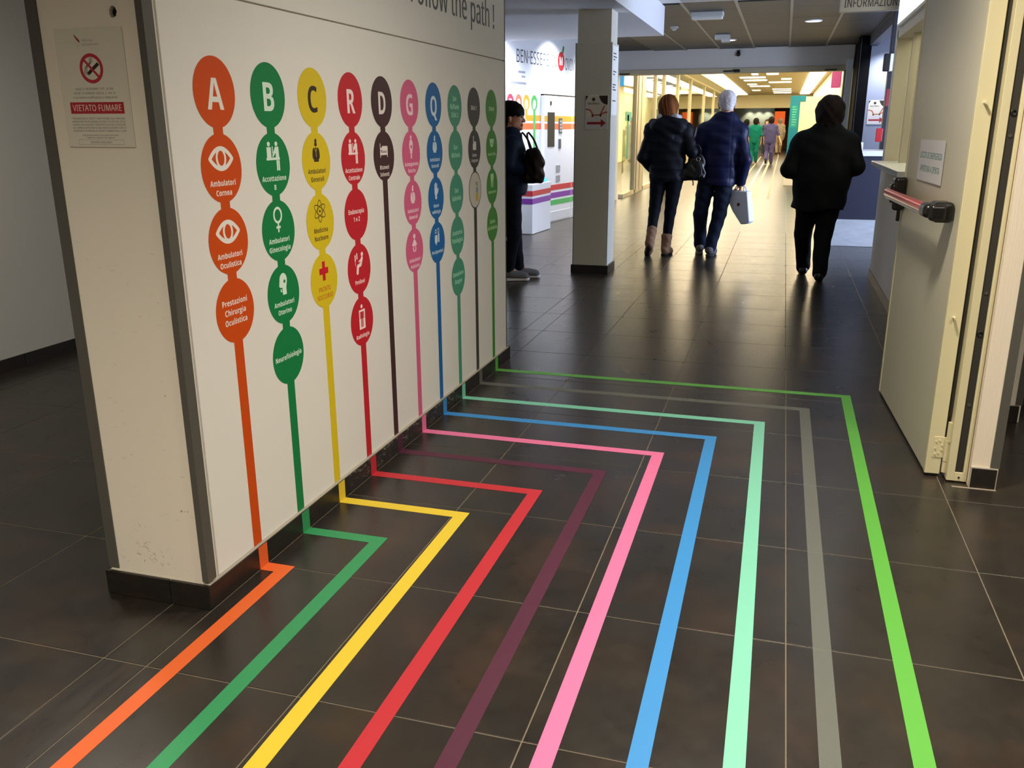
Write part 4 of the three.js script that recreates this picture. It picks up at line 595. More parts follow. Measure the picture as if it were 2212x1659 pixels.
  for (const [x, z, y, col, nm] of boards) { const t = thing('hanging_board', `${nm} glowing board hanging in the room behind the glass wall`, 'display', [x, y, z]); mesh('screen', RB(-0.5, 0.5, 0, 0.62, -0.03, 0.03, 0.01), glow('display_screen', col, 0.9), t); for (const sx of [-0.4, 0.4]) mesh('hanger', cyl(0.006, 0.006, FC - y - 0.62, 8), M.steel, t, sx, (FC - y + 0.62) / 2, 0); }
  const ms = thing('magenta_sign', 'magenta glowing sign on the right wall of the corridor', 'sign', [1.62, 2.32, -22.6]);
  mesh('case', RB(-0.1, 0.12, 0, 0.5, -0.14, 0.14, 0.02), glow('sign_face', 0xd81b7a, 0.8), ms); mesh('bracket', B(0.1, 0.13, 0.2, 0.3, -0.04, 0.04), M.steel, ms);
  // totem
  const t = thing('totem_sign', 'tall cream information totem with teal edge on a white base', 'totem', [0, 0, -20.3]);
  mesh('base', RB(0.54, 1.56, 0, 0.25, -0.25, 0.06, 0.01), M.whiteGloss, t);
  mesh('teal_panel', RB(0.556, 0.775, 0.25, 2.07, -0.1, 0.02, 0.004), M.teal, t);
  mesh('teal_arm', RB(0.775, 0.9, 1.94, 2.07, -0.1, 0.02, 0.004), M.teal, t);
  mesh('cream_panel', RB(0.775, 1.56, 0.25, 2.05, -0.12, 0.0, 0.004), mat(0xe9e1c4, 0.6), t);
  mesh('teal_print', sheet(0.15, 0.5), mat(0xffffff, 0.5, { map: canvasTex(120, 400, (g, w, h) => { g.fillStyle = '#14948c'; g.fillRect(0, 0, w, h); g.fillStyle = '#7fc9c2'; for (let i = 0; i < 8; i++) g.fillRect(20, 20 + i * 46, 50 + (i * 31) % 40, 12); }) }), t, 0.59, 1.35, 0.0207);
  // pale tape lines running down the corridor
  for (const [x, w, c, n] of [[-0.03, 0.07, 0xb0a37c, 'cream'], [-0.22, 0.07, 0x7f8b9c, 'pale blue'], [0.26, 0.05, 0x8a7a62, 'thin sand'], [-0.5, 0.06, 0x9a8466, 'pale orange']]) tag(mesh('corridor_tape', B(x - w / 2, x + w / 2, 0.0002, 0.001, -16, -48), mat(c, 0.5), scene), `${n} tape line running down the far corridor floor`, 'floor tape', 'tape lines of the far corridor');
}

// ---------------------------------------------------------------- people: smooth fields of tapered capsules, meshed as surface nets
// primitive: [ax, ay, az, bx, by, bz, ra, rb, zScale, blend]
function field(prims) {
  const P = prims.map((p) => { const [ax, ay, az, bx, by, bz, ra, rb, sz = 1, k = 0.03] = p; const dx = bx - ax, dy = by - ay, dz = (bz - az) / sz; return { ax, ay, az, dx, dy, dz, l2: dx * dx + dy * dy + dz * dz || 1e-9, ra, rb, sz, k }; });
  return (x, y, z) => {
    let d = 1e9;
    for (let i = 0; i < P.length; i++) {
      const p = P[i], px = x - p.ax, py = y - p.ay, pz = (z - p.az) / p.sz;
      let t = (px * p.dx + py * p.dy + pz * p.dz) / p.l2; t = t < 0 ? 0 : t > 1 ? 1 : t;
      const ex = px - p.dx * t, ey = py - p.dy * t, ez = pz - p.dz * t, v = (Math.sqrt(ex * ex + ey * ey + ez * ez) - (p.ra + (p.rb - p.ra) * t)) * Math.min(1, p.sz);
      const h = Math.max(p.k - Math.abs(d - v), 0) / p.k; d = Math.min(d, v) - (d < 1e8 ? h * h * p.k * 0.25 : 0);
    }
    return d;
  };
}
const boundsOf = (prims, pad = 0.03) => { const lo = [1e9, 1e9, 1e9], hi = [-1e9, -1e9, -1e9]; for (const p of prims) for (let e = 0; e < 2; e++) for (let c = 0; c < 3; c++) { const v = p[e * 3 + c], r = (e ? p[7] : p[6]) * (c === 2 ? Math.max(1, p[8] ?? 1) : 1) + pad; lo[c] = Math.min(lo[c], v - r); hi[c] = Math.max(hi[c], v + r); } return [lo, hi]; };
function net(f, [lo, hi], h, paint) {
  const n = [0, 1, 2].map((c) => Math.ceil((hi[c] - lo[c]) / h) + 1), [nx, ny, nz] = n, val = new Float32Array(nx * ny * nz);
  for (let k = 0, i = 0; k < nz; k++) for (let j = 0; j < ny; j++) for (let q = 0; q < nx; q++, i++) val[i] = f(lo[0] + q * h, lo[1] + j * h, lo[2] + k * h);
  const at = (q, j, k) => q + nx * (j + ny * k), idx = new Int32Array(nx * ny * nz).fill(-1), pos = [], tri = [];
  const C = [[0, 0, 0], [1, 0, 0], [0, 1, 0], [1, 1, 0], [0, 0, 1], [1, 0, 1], [0, 1, 1], [1, 1, 1]], E = [[0, 1], [2, 3], [4, 5], [6, 7], [0, 2], [1, 3], [4, 6], [5, 7], [0, 4], [1, 5], [2, 6], [3, 7]];
  for (let k = 0; k < nz - 1; k++) for (let j = 0; j < ny - 1; j++) for (let q = 0; q < nx - 1; q++) {
    const v = C.map(([a, b, c]) => val[at(q + a, j + b, k + c)]); let neg = 0; for (const a of v) if (a < 0) neg++;
    if (!neg || neg === 8) continue;
    let sx = 0, sy = 0, sz = 0, m = 0;
    for (const [a, b] of E) if ((v[a] < 0) !== (v[b] < 0)) { const t = v[a] / (v[a] - v[b]); sx += C[a][0] + (C[b][0] - C[a][0]) * t; sy += C[a][1] + (C[b][1] - C[a][1]) * t; sz += C[a][2] + (C[b][2] - C[a][2]) * t; m++; }
    idx[at(q, j, k)] = pos.length / 3; pos.push(lo[0] + (q + sx / m) * h, lo[1] + (j + sy / m) * h, lo[2] + (k + sz / m) * h);
  }
  const quad = (a, b, c, d, flip) => { if (a < 0 || b < 0 || c < 0 || d < 0) return; flip ? tri.push(a, c, b, a, d, c) : tri.push(a, b, c, a, c, d); };
  for (let k = 1; k < nz - 1; k++) for (let j = 1; j < ny - 1; j++) for (let q = 1; q < nx - 1; q++) {
    const s = val[at(q, j, k)] < 0;
    if (s !== val[at(q + 1, j, k)] < 0) quad(idx[at(q, j - 1, k - 1)], idx[at(q, j, k - 1)], idx[at(q, j, k)], idx[at(q, j - 1, k)], !s);
    if (s !== val[at(q, j + 1, k)] < 0) quad(idx[at(q - 1, j, k - 1)], idx[at(q - 1, j, k)], idx[at(q, j, k)], idx[at(q, j, k - 1)], !s);
    if (s !== val[at(q, j, k + 1)] < 0) quad(idx[at(q - 1, j - 1, k)], idx[at(q, j - 1, k)], idx[at(q, j, k)], idx[at(q - 1, j, k)], !s);
  }
  const nor = new Float32Array(pos.length), e = h * 0.5, col = paint && new Float32Array(pos.length);
  for (let i = 0; i < pos.length; i += 3) {
    const [x, y, z] = [pos[i], pos[i + 1], pos[i + 2]], a = f(x + e, y, z) - f(x - e, y, z), b = f(x, y + e, z) - f(x, y - e, z), c = f(x, y, z + e) - f(x, y, z - e), l = Math.hypot(a, b, c) || 1;
    nor[i] = a / l; nor[i + 1] = b / l; nor[i + 2] = c / l; if (paint) col.set(paint(x, y, z), i);
  }
  const g = new THREE.BufferGeometry(); g.setAttribute('position', new THREE.BufferAttribute(new Float32Array(pos), 3)); g.setAttribute('normal', new THREE.BufferAttribute(nor, 3)); if (paint) g.setAttribute('color', new THREE.BufferAttribute(col, 3)); g.setIndex(tri);
  return g;
}
const lin = (hex) => new THREE.Color(hex).toArray();
const add3 = (a, b) => a.map((v, i) => v + b[i]);
const mix3 = (a, b, t) => a.map((v, i) => v + (b[i] - v) * t);
const cap = (a, b, ra, rb, sz, k) => [...a, ...b, ra, rb, sz, k];
// a hand at the wrist w; dir points to the finger tips, up to the thumb side; curl bends the fingers towards the palm side (side)
function handPrims(w, dir, thumb, side, curl, s = 1) {
  const d = V(...dir).normalize(), t = V(...thumb).normalize(), n = V(...side).normalize(), o = V(...w), L = [];
  const pt = (a, b, c) => { const v = o.clone().addScaledVector(d, a * s).addScaledVector(t, b * s).addScaledVector(n, c * s); return [v.x, v.y, v.z]; };
  L.push(cap(pt(-0.03, 0, 0), pt(0.02, 0, 0), 0.024 * s, 0.026 * s, 1, 0.012));
  for (const q of [-0.026, -0.009, 0.009, 0.026]) L.push(cap(pt(0.015, q * 0.8, 0), pt(0.085, q, 0), 0.014 * s, 0.0115 * s, 1, 0.012));
  [[0.026, 0.03, 0.022, 0.018], [0.009, 0.035, 0.025, 0.02], [-0.009, 0.033, 0.023, 0.019], [-0.026, 0.026, 0.018, 0.015]].forEach(([q, a, b, c]) => {
    const c1 = curl * 0.7, c2 = curl * 1.5, c3 = curl * 2.1, p0 = [0.085, q, 0], go = (p, l, g) => [p[0] + Math.cos(g) * l, q * 1.08, p[2] + Math.sin(g) * l], p1 = go(p0, a, c1), p2 = go(p1, b, c2), p3 = go(p2, c, c3);
    L.push(cap(pt(...p0), pt(...p1), 0.0095 * s, 0.009 * s, 1, 0.003), cap(pt(...p1), pt(...p2), 0.009 * s, 0.008 * s, 1, 0.003), cap(pt(...p2), pt(...p3), 0.008 * s, 0.007 * s, 1, 0.003));
  });
  L.push(cap(pt(0.02, 0.024, 0.004), pt(0.05, 0.05, 0.012), 0.013 * s, 0.011 * s, 1, 0.01), cap(pt(0.05, 0.05, 0.012), pt(0.082, 0.052, 0.024 + 0.015 * curl), 0.0105 * s, 0.008 * s, 1, 0.003));
  return L;
}
// head field in its own axes: centre at eye height, face towards -z
function headField(s) {
  const f = field([[0, 0.045, 0.012, 0, 0.02, 0.0, 0.078, 0.077, 1.2, 0.02], [0, 0.06, 0.035, 0, 0.045, 0.03, 0.07, 0.07, 1.15, 0.03], [0, -0.02, -0.035, 0, -0.075, -0.052, 0.056, 0.036, 1.05, 0.03], [-0.035, -0.06, -0.02, 0.035, -0.06, -0.02, 0.03, 0.03, 1, 0.03],
    [0, 0.012, -0.09, 0, -0.028, -0.111, 0.008, 0.0125, 1, 0.014], [-0.012, -0.032, -0.1, 0.012, -0.032, -0.1, 0.009, 0.009, 1, 0.01], [-0.036, 0.022, -0.083, 0.036, 0.022, -0.083, 0.011, 0.011, 1, 0.02],
    [-0.016, -0.058, -0.091, 0.016, -0.058, -0.091, 0.006, 0.006, 1, 0.008], [-0.014, -0.068, -0.09, 0.014, -0.068, -0.09, 0.006, 0.006, 1, 0.008], [0, -0.094, -0.078, 0, -0.094, -0.074, 0.016, 0.016, 1, 0.02],
    [-0.082, 0.012, 0.012, -0.08, -0.03, 0.006, 0.016, 0.01, 1.0, 0.008], [0.082, 0.012, 0.012, 0.08, -0.03, 0.006, 0.016, 0.01, 1.0, 0.008]]);
  const eye = field([[-0.031, 0, -0.094, -0.031, 0, -0.094, 0.012, 0.012], [0.031, 0, -0.094, 0.031, 0, -0.094, 0.012, 0.012]]);
  const socket = (x, y, z) => Math.max(f(x, y, z), -(eye(x, y, z) - 0.002)), ball = field([[-0.031, 0, -0.076, -0.031, 0, -0.076, 0.0125, 0.0125], [0.031, 0, -0.076, 0.031, 0, -0.076, 0.0125, 0.0125]]);
  return (x, y, z) => s * Math.min(socket(x / s, y / s, z / s), ball(x / s, y / s, z / s));
}
function headPaint(skin, hairC, s) {
  const lip = [skin[0] * 0.75, skin[1] * 0.42, skin[2] * 0.42];
  return (x, y, z) => { x /= s; y /= s; z /= s; const ax = Math.abs(x);
    if (z < -0.072 && Math.hypot(ax - 0.031, y) < 0.0125) return Math.hypot(ax - 0.031, y) < 0.006 ? [0.02, 0.014, 0.01] : [0.6, 0.58, 0.55];
    if (z < -0.06 && Math.abs(y - 0.024) < 0.005 && ax > 0.012 && ax < 0.052) return hairC;
    if (z < -0.08 && y < -0.052 && y > -0.073 && ax < 0.025) return lip;
    return skin; };
}
const cloth = (c, r = 0.85, sheen = 0.12) => new THREE.MeshPhysicalMaterial({ color: c, roughness: r, specularIntensity: 0.35, sheen, sheenRoughness: 0.6, sheenColor: new THREE.Color(c).lerp(new THREE.Color(0xffffff), 0.3), bumpMap: grain, bumpScale: 0.0006 });
const skinMat = new THREE.MeshPhysicalMaterial({ vertexColors: true, roughness: 0.5, color: 0xffffff });
const HAIR = {
  // each: field over head axes; cut keeps the face free
  short: (s) => { const f = field([[0, 0.05, 0.016, 0, 0.03, 0.012, 0.089, 0.086, 1.2, 0.02], [0, 0.065, 0.04, 0, -0.02, 0.05, 0.08, 0.062, 1.1, 0.03]]); return (x, y, z) => { x /= s; y /= s; z /= s; const wave = 0.0014 * Math.sin(x * 120 + 3 * Math.sin(y * 50)) * Math.sin(y * 80 + 2 * Math.sin(z * 60 + x * 30)); return s * (Math.max(f(x, y, z) + wave, -(0.062 - y) * (z < -0.045 ? 1 : 0) * 1.0 - 0 + (z < -0.045 ? 0 : -1), (-0.055 - y), (z < -0.02 ? 0.03 - y - (z + 0.02) * -0.6 : -1))); }; },
  bob: (s) => { const f = field([[0, 0.05, 0.016, 0, 0.02, 0.015, 0.092, 0.094, 1.18, 0.02], [0, 0.03, 0.04, 0, -0.075, 0.045, 0.09, 0.076, 0.95, 0.04], [-0.055, 0.02, 0.0, -0.062, -0.085, 0.0, 0.045, 0.032, 1.1, 0.04], [0.055, 0.02, 0.0, 0.062, -0.085, 0.0, 0.045, 0.032, 1.1, 0.04]]); return (x, y, z) => { x /= s; y /= s; z /= s; const a = Math.atan2(x, z + 0.02), wave = 0.002 * Math.sin(a * 13 + 4 * Math.sin(a * 5 + y * 12)) + 0.0009 * Math.sin(a * 41 + y * 30); return s * Math.max(f(x, y, z) + wave, z < -0.052 ? 0.055 - y : -1, -0.108 - y); }; },
  crop: (s) => { const f = field([[0, 0.055, 0.016, 0, 0.03, 0.016, 0.097, 0.095, 1.18, 0.02], [0, 0.05, 0.05, 0, -0.04, 0.05, 0.088, 0.066, 1.05, 0.04], [-0.045, 0.05, -0.03, 0.045, 0.05, -0.03, 0.046, 0.046, 1.2, 0.05]]); return (x, y, z) => { x /= s; y /= s; z /= s; const wave = 0.003 * Math.sin(x * 70 + 1 + 2 * Math.sin(z * 40)) * Math.sin(y * 60 + z * 30); return s * Math.max(f(x, y, z) + wave, (z < -0.03 ? 0.026 - y + (z + 0.03) * 0.3 : z < 0.035 ? 0.022 - y - 0.5 * (z + 0.03) : -1) + (z < 0.035 ? 0.009 * Math.sin(x * 95 + z * 120) : 0)); }; },
  full: (s) => { const f = field([[0, 0.052, 0.014, 0, 0.02, 0.016, 0.098, 0.1, 1.15, 0.02], [0, 0.04, 0.045, 0, -0.07, 0.05, 0.092, 0.07, 1, 0.04], [-0.06, 0.03, 0.0, -0.064, -0.05, 0.008, 0.045, 0.032, 1.1, 0.04], [0.06, 0.03, 0.0, 0.064, -0.05, 0.008, 0.045, 0.032, 1.1, 0.04]]); return (x, y, z) => { x /= s; y /= s; z /= s; const wave = 0.004 * Math.sin(x * 70 + 1) * Math.sin(y * 60) + 0.0008 * Math.sin(x * 110 + y * 90); return s * Math.max(f(x, y, z) + wave, z < -0.05 ? 0.048 - y + Math.abs(x) * 0.2 : -1); }; },
};
function person(o) {
  const { J, s = 1 } = o, cell = o.cell ?? 0.014, hc = lin(o.hair[1]), skin = lin(o.skin ?? 0xc99577), t = thing('person', o.label, 'person', [o.at[0], 0, o.at[1]], o.turn ?? 0, o.group);
  const hd = J.head, hs = o.headScale ?? 1, Rm = new THREE.Matrix4().makeRotationFromEuler(new THREE.Euler(o.headTilt ?? 0, o.headTurn ?? 0, o.headRoll ?? 0, 'YXZ')).setPosition(...hd);
  // body: head, neck, trunk, limbs and hands in one mesh
  const limbs = [cap(J.neck, add3(hd, [0, -0.07 * hs, 0.02]), 0.056, 0.052, 1, 0.02), cap(J.pelvis, J.chest, 0.11, 0.12, 0.75, 0.06), cap(J.chest, J.neck, 0.11, 0.06, 0.8, 0.06)];
  for (const q of ['L', 'R']) limbs.push(cap(J['sh' + q], J['el' + q], 0.042, 0.034, 1, 0.03), cap(J['el' + q], J['wr' + q], 0.034, 0.025, 1, 0.02), cap(J['hp' + q], J['kn' + q], 0.07, 0.048, 1, 0.04), cap(J['kn' + q], J['an' + q], 0.046, 0.034, 1, 0.03), cap(J['an' + q], J['to' + q], 0.034, 0.026, 1, 0.02), cap(J.chest, J['sh' + q], 0.07, 0.04, 1, 0.04));
  const solid = () => skin, parts = [net(field(limbs), boundsOf(limbs), Math.max(cell, 0.016), solid)];
  const hcell = cell < 0.02 ? 0.005 : 0.011, head = net(headField(hs), [[-0.12, -0.14, -0.15].map((v) => v * hs), [0.12, 0.15, 0.14].map((v) => v * hs)], hcell, headPaint(skin, hc, hs)); head.applyMatrix4(Rm); parts.push(head);
  for (const q of ['L', 'R']) { const hnd = o['hand' + q]; if (!hnd) continue; const hp = handPrims(J['wr' + q], ...hnd); parts.push(net(field(hp), boundsOf(hp, 0.01), cell < 0.02 ? 0.005 : 0.01, () => (o.handColor ? lin(o.handColor) : skin))); }
  const body = mesh('body', mergeGeometries(parts), skinMat, t); void body;
  const hair = net(HAIR[o.hair[0]](hs), [[-0.15, -0.16, -0.16].map((v) => v * hs), [0.15, 0.18, 0.17].map((v) => v * hs)], hcell, o.hair[2] ? (x, y, z) => { const a = Math.atan2(x, z), k = 0.5 + 0.5 * Math.sin(a * 9 + 3 * Math.sin(a * 4 + y * 9) + y * 14), q = 0.5 + 0.5 * Math.sin(a * 31 + y * 22); return mix3(hc, lin(o.hair[2]), k * k * (0.35 + 0.4 * q)); } : () => hc); hair.applyMatrix4(Rm);
  mesh('hair', hair, new THREE.MeshPhysicalMaterial({ vertexColors: true, roughness: 0.75, specularIntensity: 0.35 }), t);
  const made = [];
  for (const c of o.clothes) {
    const f0 = field(c.prims), f = (x, y, z) => { let d = f0(x, y, z); if (c.warp) d += c.warp(x, y, z); if (c.hem !== undefined) d = Math.max(d, c.hem + (c.hemWave ? c.hemWave(x, z) : 0) - y); if (c.top !== undefined) d = Math.max(d, y - c.top); return d; };
    const on = c.on ? made.filter((q) => q.name === c.on)[c.nth ?? 0] : t, m = mesh(c.name, net(f, boundsOf(c.prims, 0.035), c.cell ?? cell), c.mat, on); made.push(m); if (c.label) m.userData.label = c.label;
  }
  return t;
}
// garments from joints
const jacketPrims = (J, r, k = 1) => { const L = [cap(J.hem, J.waist, r.hem, r.waist, r.depth, 0.06), cap(J.waist, J.chest, r.waist, r.chest, r.depth, 0.07), cap(J.shL, J.shR, r.sh, r.sh, 0.95, 0.08), cap(J.chest, J.neck, r.chest * 0.85, 0.07, 0.8, 0.08), cap(J.shL, J.neck, r.sh * 0.9, 0.06, 0.95, 0.08), cap(J.shR, J.neck, r.sh * 0.9, 0.06, 0.95, 0.08)]; for (const q of ['L', 'R']) L.push(cap(J['sh' + q], J['el' + q], r.sl * 1.06 * k, r.sl * k, 1, 0.03), cap(J['el' + q], J['wr' + q], r.sl * k, r.cuff * k, 1, 0.02)); return L; };
const trouserPrims = (J, r) => { const L = [cap(add3(J.hpL, [0, 0.03, 0]), add3(J.hpR, [0, 0.03, 0]), r.hip, r.hip, 0.85, 0.05)]; for (const q of ['L', 'R']) L.push(cap(J['hp' + q], J['kn' + q], r.thigh, r.knee, 1, 0.025), cap(J['kn' + q], J['an' + q], r.knee, r.ankle, 1, 0.02)); return L; };
const shoePrims = (an, to, w = 0.036, up = 0.05) => { const heel = [an[0] - (to[0] - an[0]) * 0.28, Math.min(an[1], an[1] - up + 0.02), an[2] - (to[2] - an[2]) * 0.28]; return [cap(heel, to, w, w * 0.85, 1, 0.02), cap(an, mix3(heel, to, 0.35), w * 1.02, w, 1, 0.02), cap(mix3(heel, to, 0.55), to, w * 1.02, w * 0.9, 1, 0.02)]; };
const folds = (a, fx, fy) => (x, y, z) => a * Math.sin(x * fx + y * fy + 2 * Math.sin(y * 9 + z * 7)) * Math.sin(y * fy * 0.7 - z * fx * 0.8);

// woman in dark jacket, arm in arm with the man; left heel lifted
{
  const J = { head: [-0.02, 1.585, -0.015], neck: [-0.005, 1.43, 0.0], chest: [-0.005, 1.25, 0.0], waist: [-0.005, 1.05, 0], hem: [0.0, 0.86, 0], pelvis: [0.0, 0.9, 0],
    shL: [-0.185, 1.355, 0.0], elL: [-0.262, 1.07, 0.05], wrL: [-0.195, 0.95, -0.07], shR: [0.18, 1.35, 0.0], elR: [0.262, 1.13, 0.05], wrR: [0.33, 1.14, -0.16],
    hpL: [-0.09, 0.86, 0], knL: [-0.118, 0.5, 0.02], anL: [-0.135, 0.165, 0.18], toL: [-0.165, 0.035, 0.08], hpR: [0.09, 0.86, 0], knR: [0.05, 0.48, -0.03], anR: [0.02, 0.1, -0.02], toR: [0.045, 0.035, -0.15] };
  const coat = cloth(0x0c0f18, 0.55, 0.12), jp = jacketPrims(J, { hem: 0.185, waist: 0.18, chest: 0.185, depth: 0.72, sh: 0.075, sl: 0.066, cuff: 0.052 });
  person({ label: 'person with reddish bob, dark hooded jacket and tan boots, arm in arm with another', at: [-0.72, -7.62], J, hair: ['bob', 0x52260a, 0xb06e32], skin: 0xc99577, handL: [[0, -1, -0.6], [0, 0, -1], [1, 0, 0], 0.5], handR: [[0.6, -0.1, -1], [0, 1, 0], [-1, 0, -0.3], 0.8],
    clothes: [
      { name: 'jacket', prims: jp, hem: 0.815, hemWave: (x) => 0.012 * Math.sin(x * 20), warp: (x, y, z) => 0.004 * Math.abs(Math.sin(y * 33)) + folds(0.004, 30, 24)(x, y, z), mat: coat, cell: 0.012 },
      { name: 'hood', on: 'jacket', prims: [[-0.15, 1.425, 0.02, 0.15, 1.42, 0.02, 0.05, 0.05, 1, 0.05], [-0.12, 1.385, 0.09, 0.12, 1.385, 0.09, 0.06, 0.06, 1, 0.06], [0, 1.38, 0.09, 0, 1.27, 0.12, 0.13, 0.07, 0.45, 0.06], [-0.19, 1.42, 0.01, -0.235, 1.39, 0.03, 0.045, 0.03, 1, 0.03]], warp: folds(0.006, 34, 30), mat: cloth(0x0f121b, 0.6, 0.12), cell: 0.011 },
      { name: 'scarf', prims: [[-0.09, 1.485, 0.05, 0.07, 1.485, 0.055, 0.036, 0.036, 1.1, 0.03], [0.07, 1.485, 0.05, 0.1, 1.485, -0.03, 0.036, 0.03, 1, 0.03], [-0.09, 1.485, 0.05, -0.115, 1.485, -0.03, 0.036, 0.03, 1, 0.03]], warp: folds(0.005, 60, 50), mat: cloth(0xc9c7cf, 0.9), label: 'pale grey scarf', cell: 0.009 },
      { name: 'trousers', prims: trouserPrims(J, { hip: 0.1, thigh: 0.095, knee: 0.062, ankle: 0.046 }), warp: folds(0.0025, 40, 34), mat: cloth(0x0d1019, 0.8), cell: 0.011 },
      { name: 'boot', prims: [...shoePrims(J.anL, J.toL, 0.042, 0.06), cap(add3(J.anL, [0.01, 0.13, -0.06]), J.anL, 0.058, 0.05)], warp: folds(0.003, 60, 50), mat: cloth(0x8a6a52, 0.7), label: 'tan ankle boot', cell: 0.009 },
      { name: 'boot', prims: [...shoePrims(J.anR, J.toR, 0.044, 0.06), cap(add3(J.anR, [0.005, 0.11, 0]), J.anR, 0.06, 0.052)], hem: 0.012, warp: folds(0.003, 60, 50), mat: cloth(0x8a6a52, 0.7), label: 'tan ankle boot', cell: 0.009 },
      { name: 'boot_sole', on: 'boot', nth: 1, prims: [cap([J.anR[0] - 0.01, 0.014, J.anR[2] + 0.035], [J.toR[0], 0.014, J.toR[2] - 0.02], 0.04, 0.036)], hem: 0.001, top: 0.022, mat: cloth(0x2a221c, 0.7), cell: 0.008 },
      { name: 'boot_sole', on: 'boot', nth: 0, prims: [cap([-0.132, 0.115, 0.228], [-0.168, 0.022, 0.09], 0.03, 0.034)], mat: cloth(0x2a221c, 0.7), cell: 0.008 },
    ] });
}
// grey-haired man in a quilted navy jacket
{
  const J = { head: [0.03, 1.615, -0.01], neck: [0.02, 1.465, 0], chest: [0.0, 1.27, 0], waist: [-0.02, 1.05, 0], hem: [-0.02, 0.84, 0], pelvis: [-0.03, 0.9, 0],
    shL: [-0.19, 1.335, 0], elL: [-0.29, 1.15, 0.04], wrL: [-0.2, 1.09, -0.2], shR: [0.175, 1.335, 0], elR: [0.248, 1.05, 0.05], wrR: [0.225, 0.81, -0.03],
    hpL: [-0.13, 0.88, 0], knL: [-0.19, 0.46, -0.03], anL: [-0.185, 0.1, -0.13], toL: [-0.2, 0.04, -0.28], hpR: [0.06, 0.88, 0], knR: [0.02, 0.46, 0.02], anR: [-0.055, 0.1, 0.06], toR: [-0.03, 0.04, -0.1] };
  const jp = jacketPrims(J, { hem: 0.195, waist: 0.195, chest: 0.2, depth: 0.74, sh: 0.08, sl: 0.074, cuff: 0.056 });
  jp.push(cap([-0.06, 1.44, 0.0], [0.1, 1.44, 0.0], 0.055, 0.055, 1, 0.06), cap([-0.025, 1.485, 0.015], [0.07, 1.485, 0.015], 0.05, 0.05, 1, 0.04));
  const q = (x, y, z) => (Math.abs(x) < 0.2 ? 0.005 * Math.pow(Math.abs(Math.cos(y * 26)), 6) : 0) + (z > 0 ? 0.0015 * Math.exp(-((Math.abs(x - 0.0) - 0.105) ** 2) / 0.00008) : 0) + folds(0.004, 26, 22)(x, y, z);
  person({ label: 'person with short grey hair, quilted navy jacket and jeans, carrying a white bag', at: [-0.16, -7.75], J, hair: ['short', 0xb9b2b4, 0xe6e2e4], skin: 0xcf9d86, headScale: 1.02, handL: [[0.3, 0, -1], [0, 1, 0], [1, 0, 0], 0.6], handR: [[0.0, -1, -0.1], [0, 0, -1], [-1, 0, 0], 1.25], handColor: 0xb86a5c,
    clothes: [
      { name: 'jacket', prims: jp, hem: 0.775, hemWave: (x) => -0.05 * (x + 0.02) * 2, warp: q, mat: cloth(0x12183a, 0.42, 0.2), cell: 0.011 },
      { name: 'jeans', prims: trouserPrims(J, { hip: 0.115, thigh: 0.105, knee: 0.078, ankle: 0.066 }), warp: folds(0.005, 34, 30), mat: cloth(0x141d30, 0.8), cell: 0.011 },
      { name: 'shoe', prims: shoePrims(J.anL, J.toL, 0.045), hem: 0.018, mat: cloth(0x6b6560, 0.7), cell: 0.009 },
      { name: 'shoe', prims: shoePrims(J.anR, J.toR, 0.046), hem: 0.018, mat: cloth(0x5d5a5c, 0.7), cell: 0.009 },
      { name: 'shoe_sole', on: 'shoe', nth: 0, prims: [cap([J.anL[0], 0.02, J.anL[2] + 0.045], [J.toL[0], 0.02, J.toL[2] - 0.01], 0.044, 0.04)], hem: 0.001, top: 0.024, mat: cloth(0x8d8a86, 0.7), cell: 0.008 },
      { name: 'shoe_sole', on: 'shoe', nth: 1, prims: [cap([J.anR[0], 0.02, J.anR[2] + 0.045], [J.toR[0], 0.02, J.toR[2] - 0.01], 0.045, 0.04)], hem: 0.001, top: 0.024, mat: cloth(0x3a3a3e, 0.7), cell: 0.008 },
    ] });
  // white carrier bag in his right hand
  const b = thing('carrier_bag', 'white carrier bag hanging from the right hand of the grey-haired man', 'bag', [0.07, 0.37, -7.78], -0.5);
  const bagShape = new THREE.Shape(); bagShape.moveTo(-0.12, 0.34); bagShape.lineTo(0.1, 0.33); bagShape.lineTo(0.15, 0.03); bagShape.quadraticCurveTo(0.13, 0.0, 0.06, 0.0); bagShape.lineTo(-0.05, 0.13); bagShape.lineTo(-0.13, 0.27); bagShape.closePath();
  mesh('bag_body', new THREE.ExtrudeGeometry(bagShape, { depth: 0.07, bevelEnabled: true, bevelSize: 0.012, bevelThickness: 0.018, bevelSegments: 3, curveSegments: 8 }).translate(0, 0, -0.035), mat(0xdfe5f2, 0.5), b);
  for (const z of [-0.03, 0.03]) mesh('handle', tube([[-0.07, 0.34, z], [-0.04, 0.395, z * 0.4], [0.0, 0.41, 0], [0.04, 0.39, z * 0.4], [0.06, 0.34, z]], 0.006, 20, 6), mat(0xdfe5f2, 0.5), b);
  mesh('print', new THREE.CircleGeometry(0.018, 16), mat(0x7a2a30, 0.5), b, 0.015, 0.2, 0.0545);
}
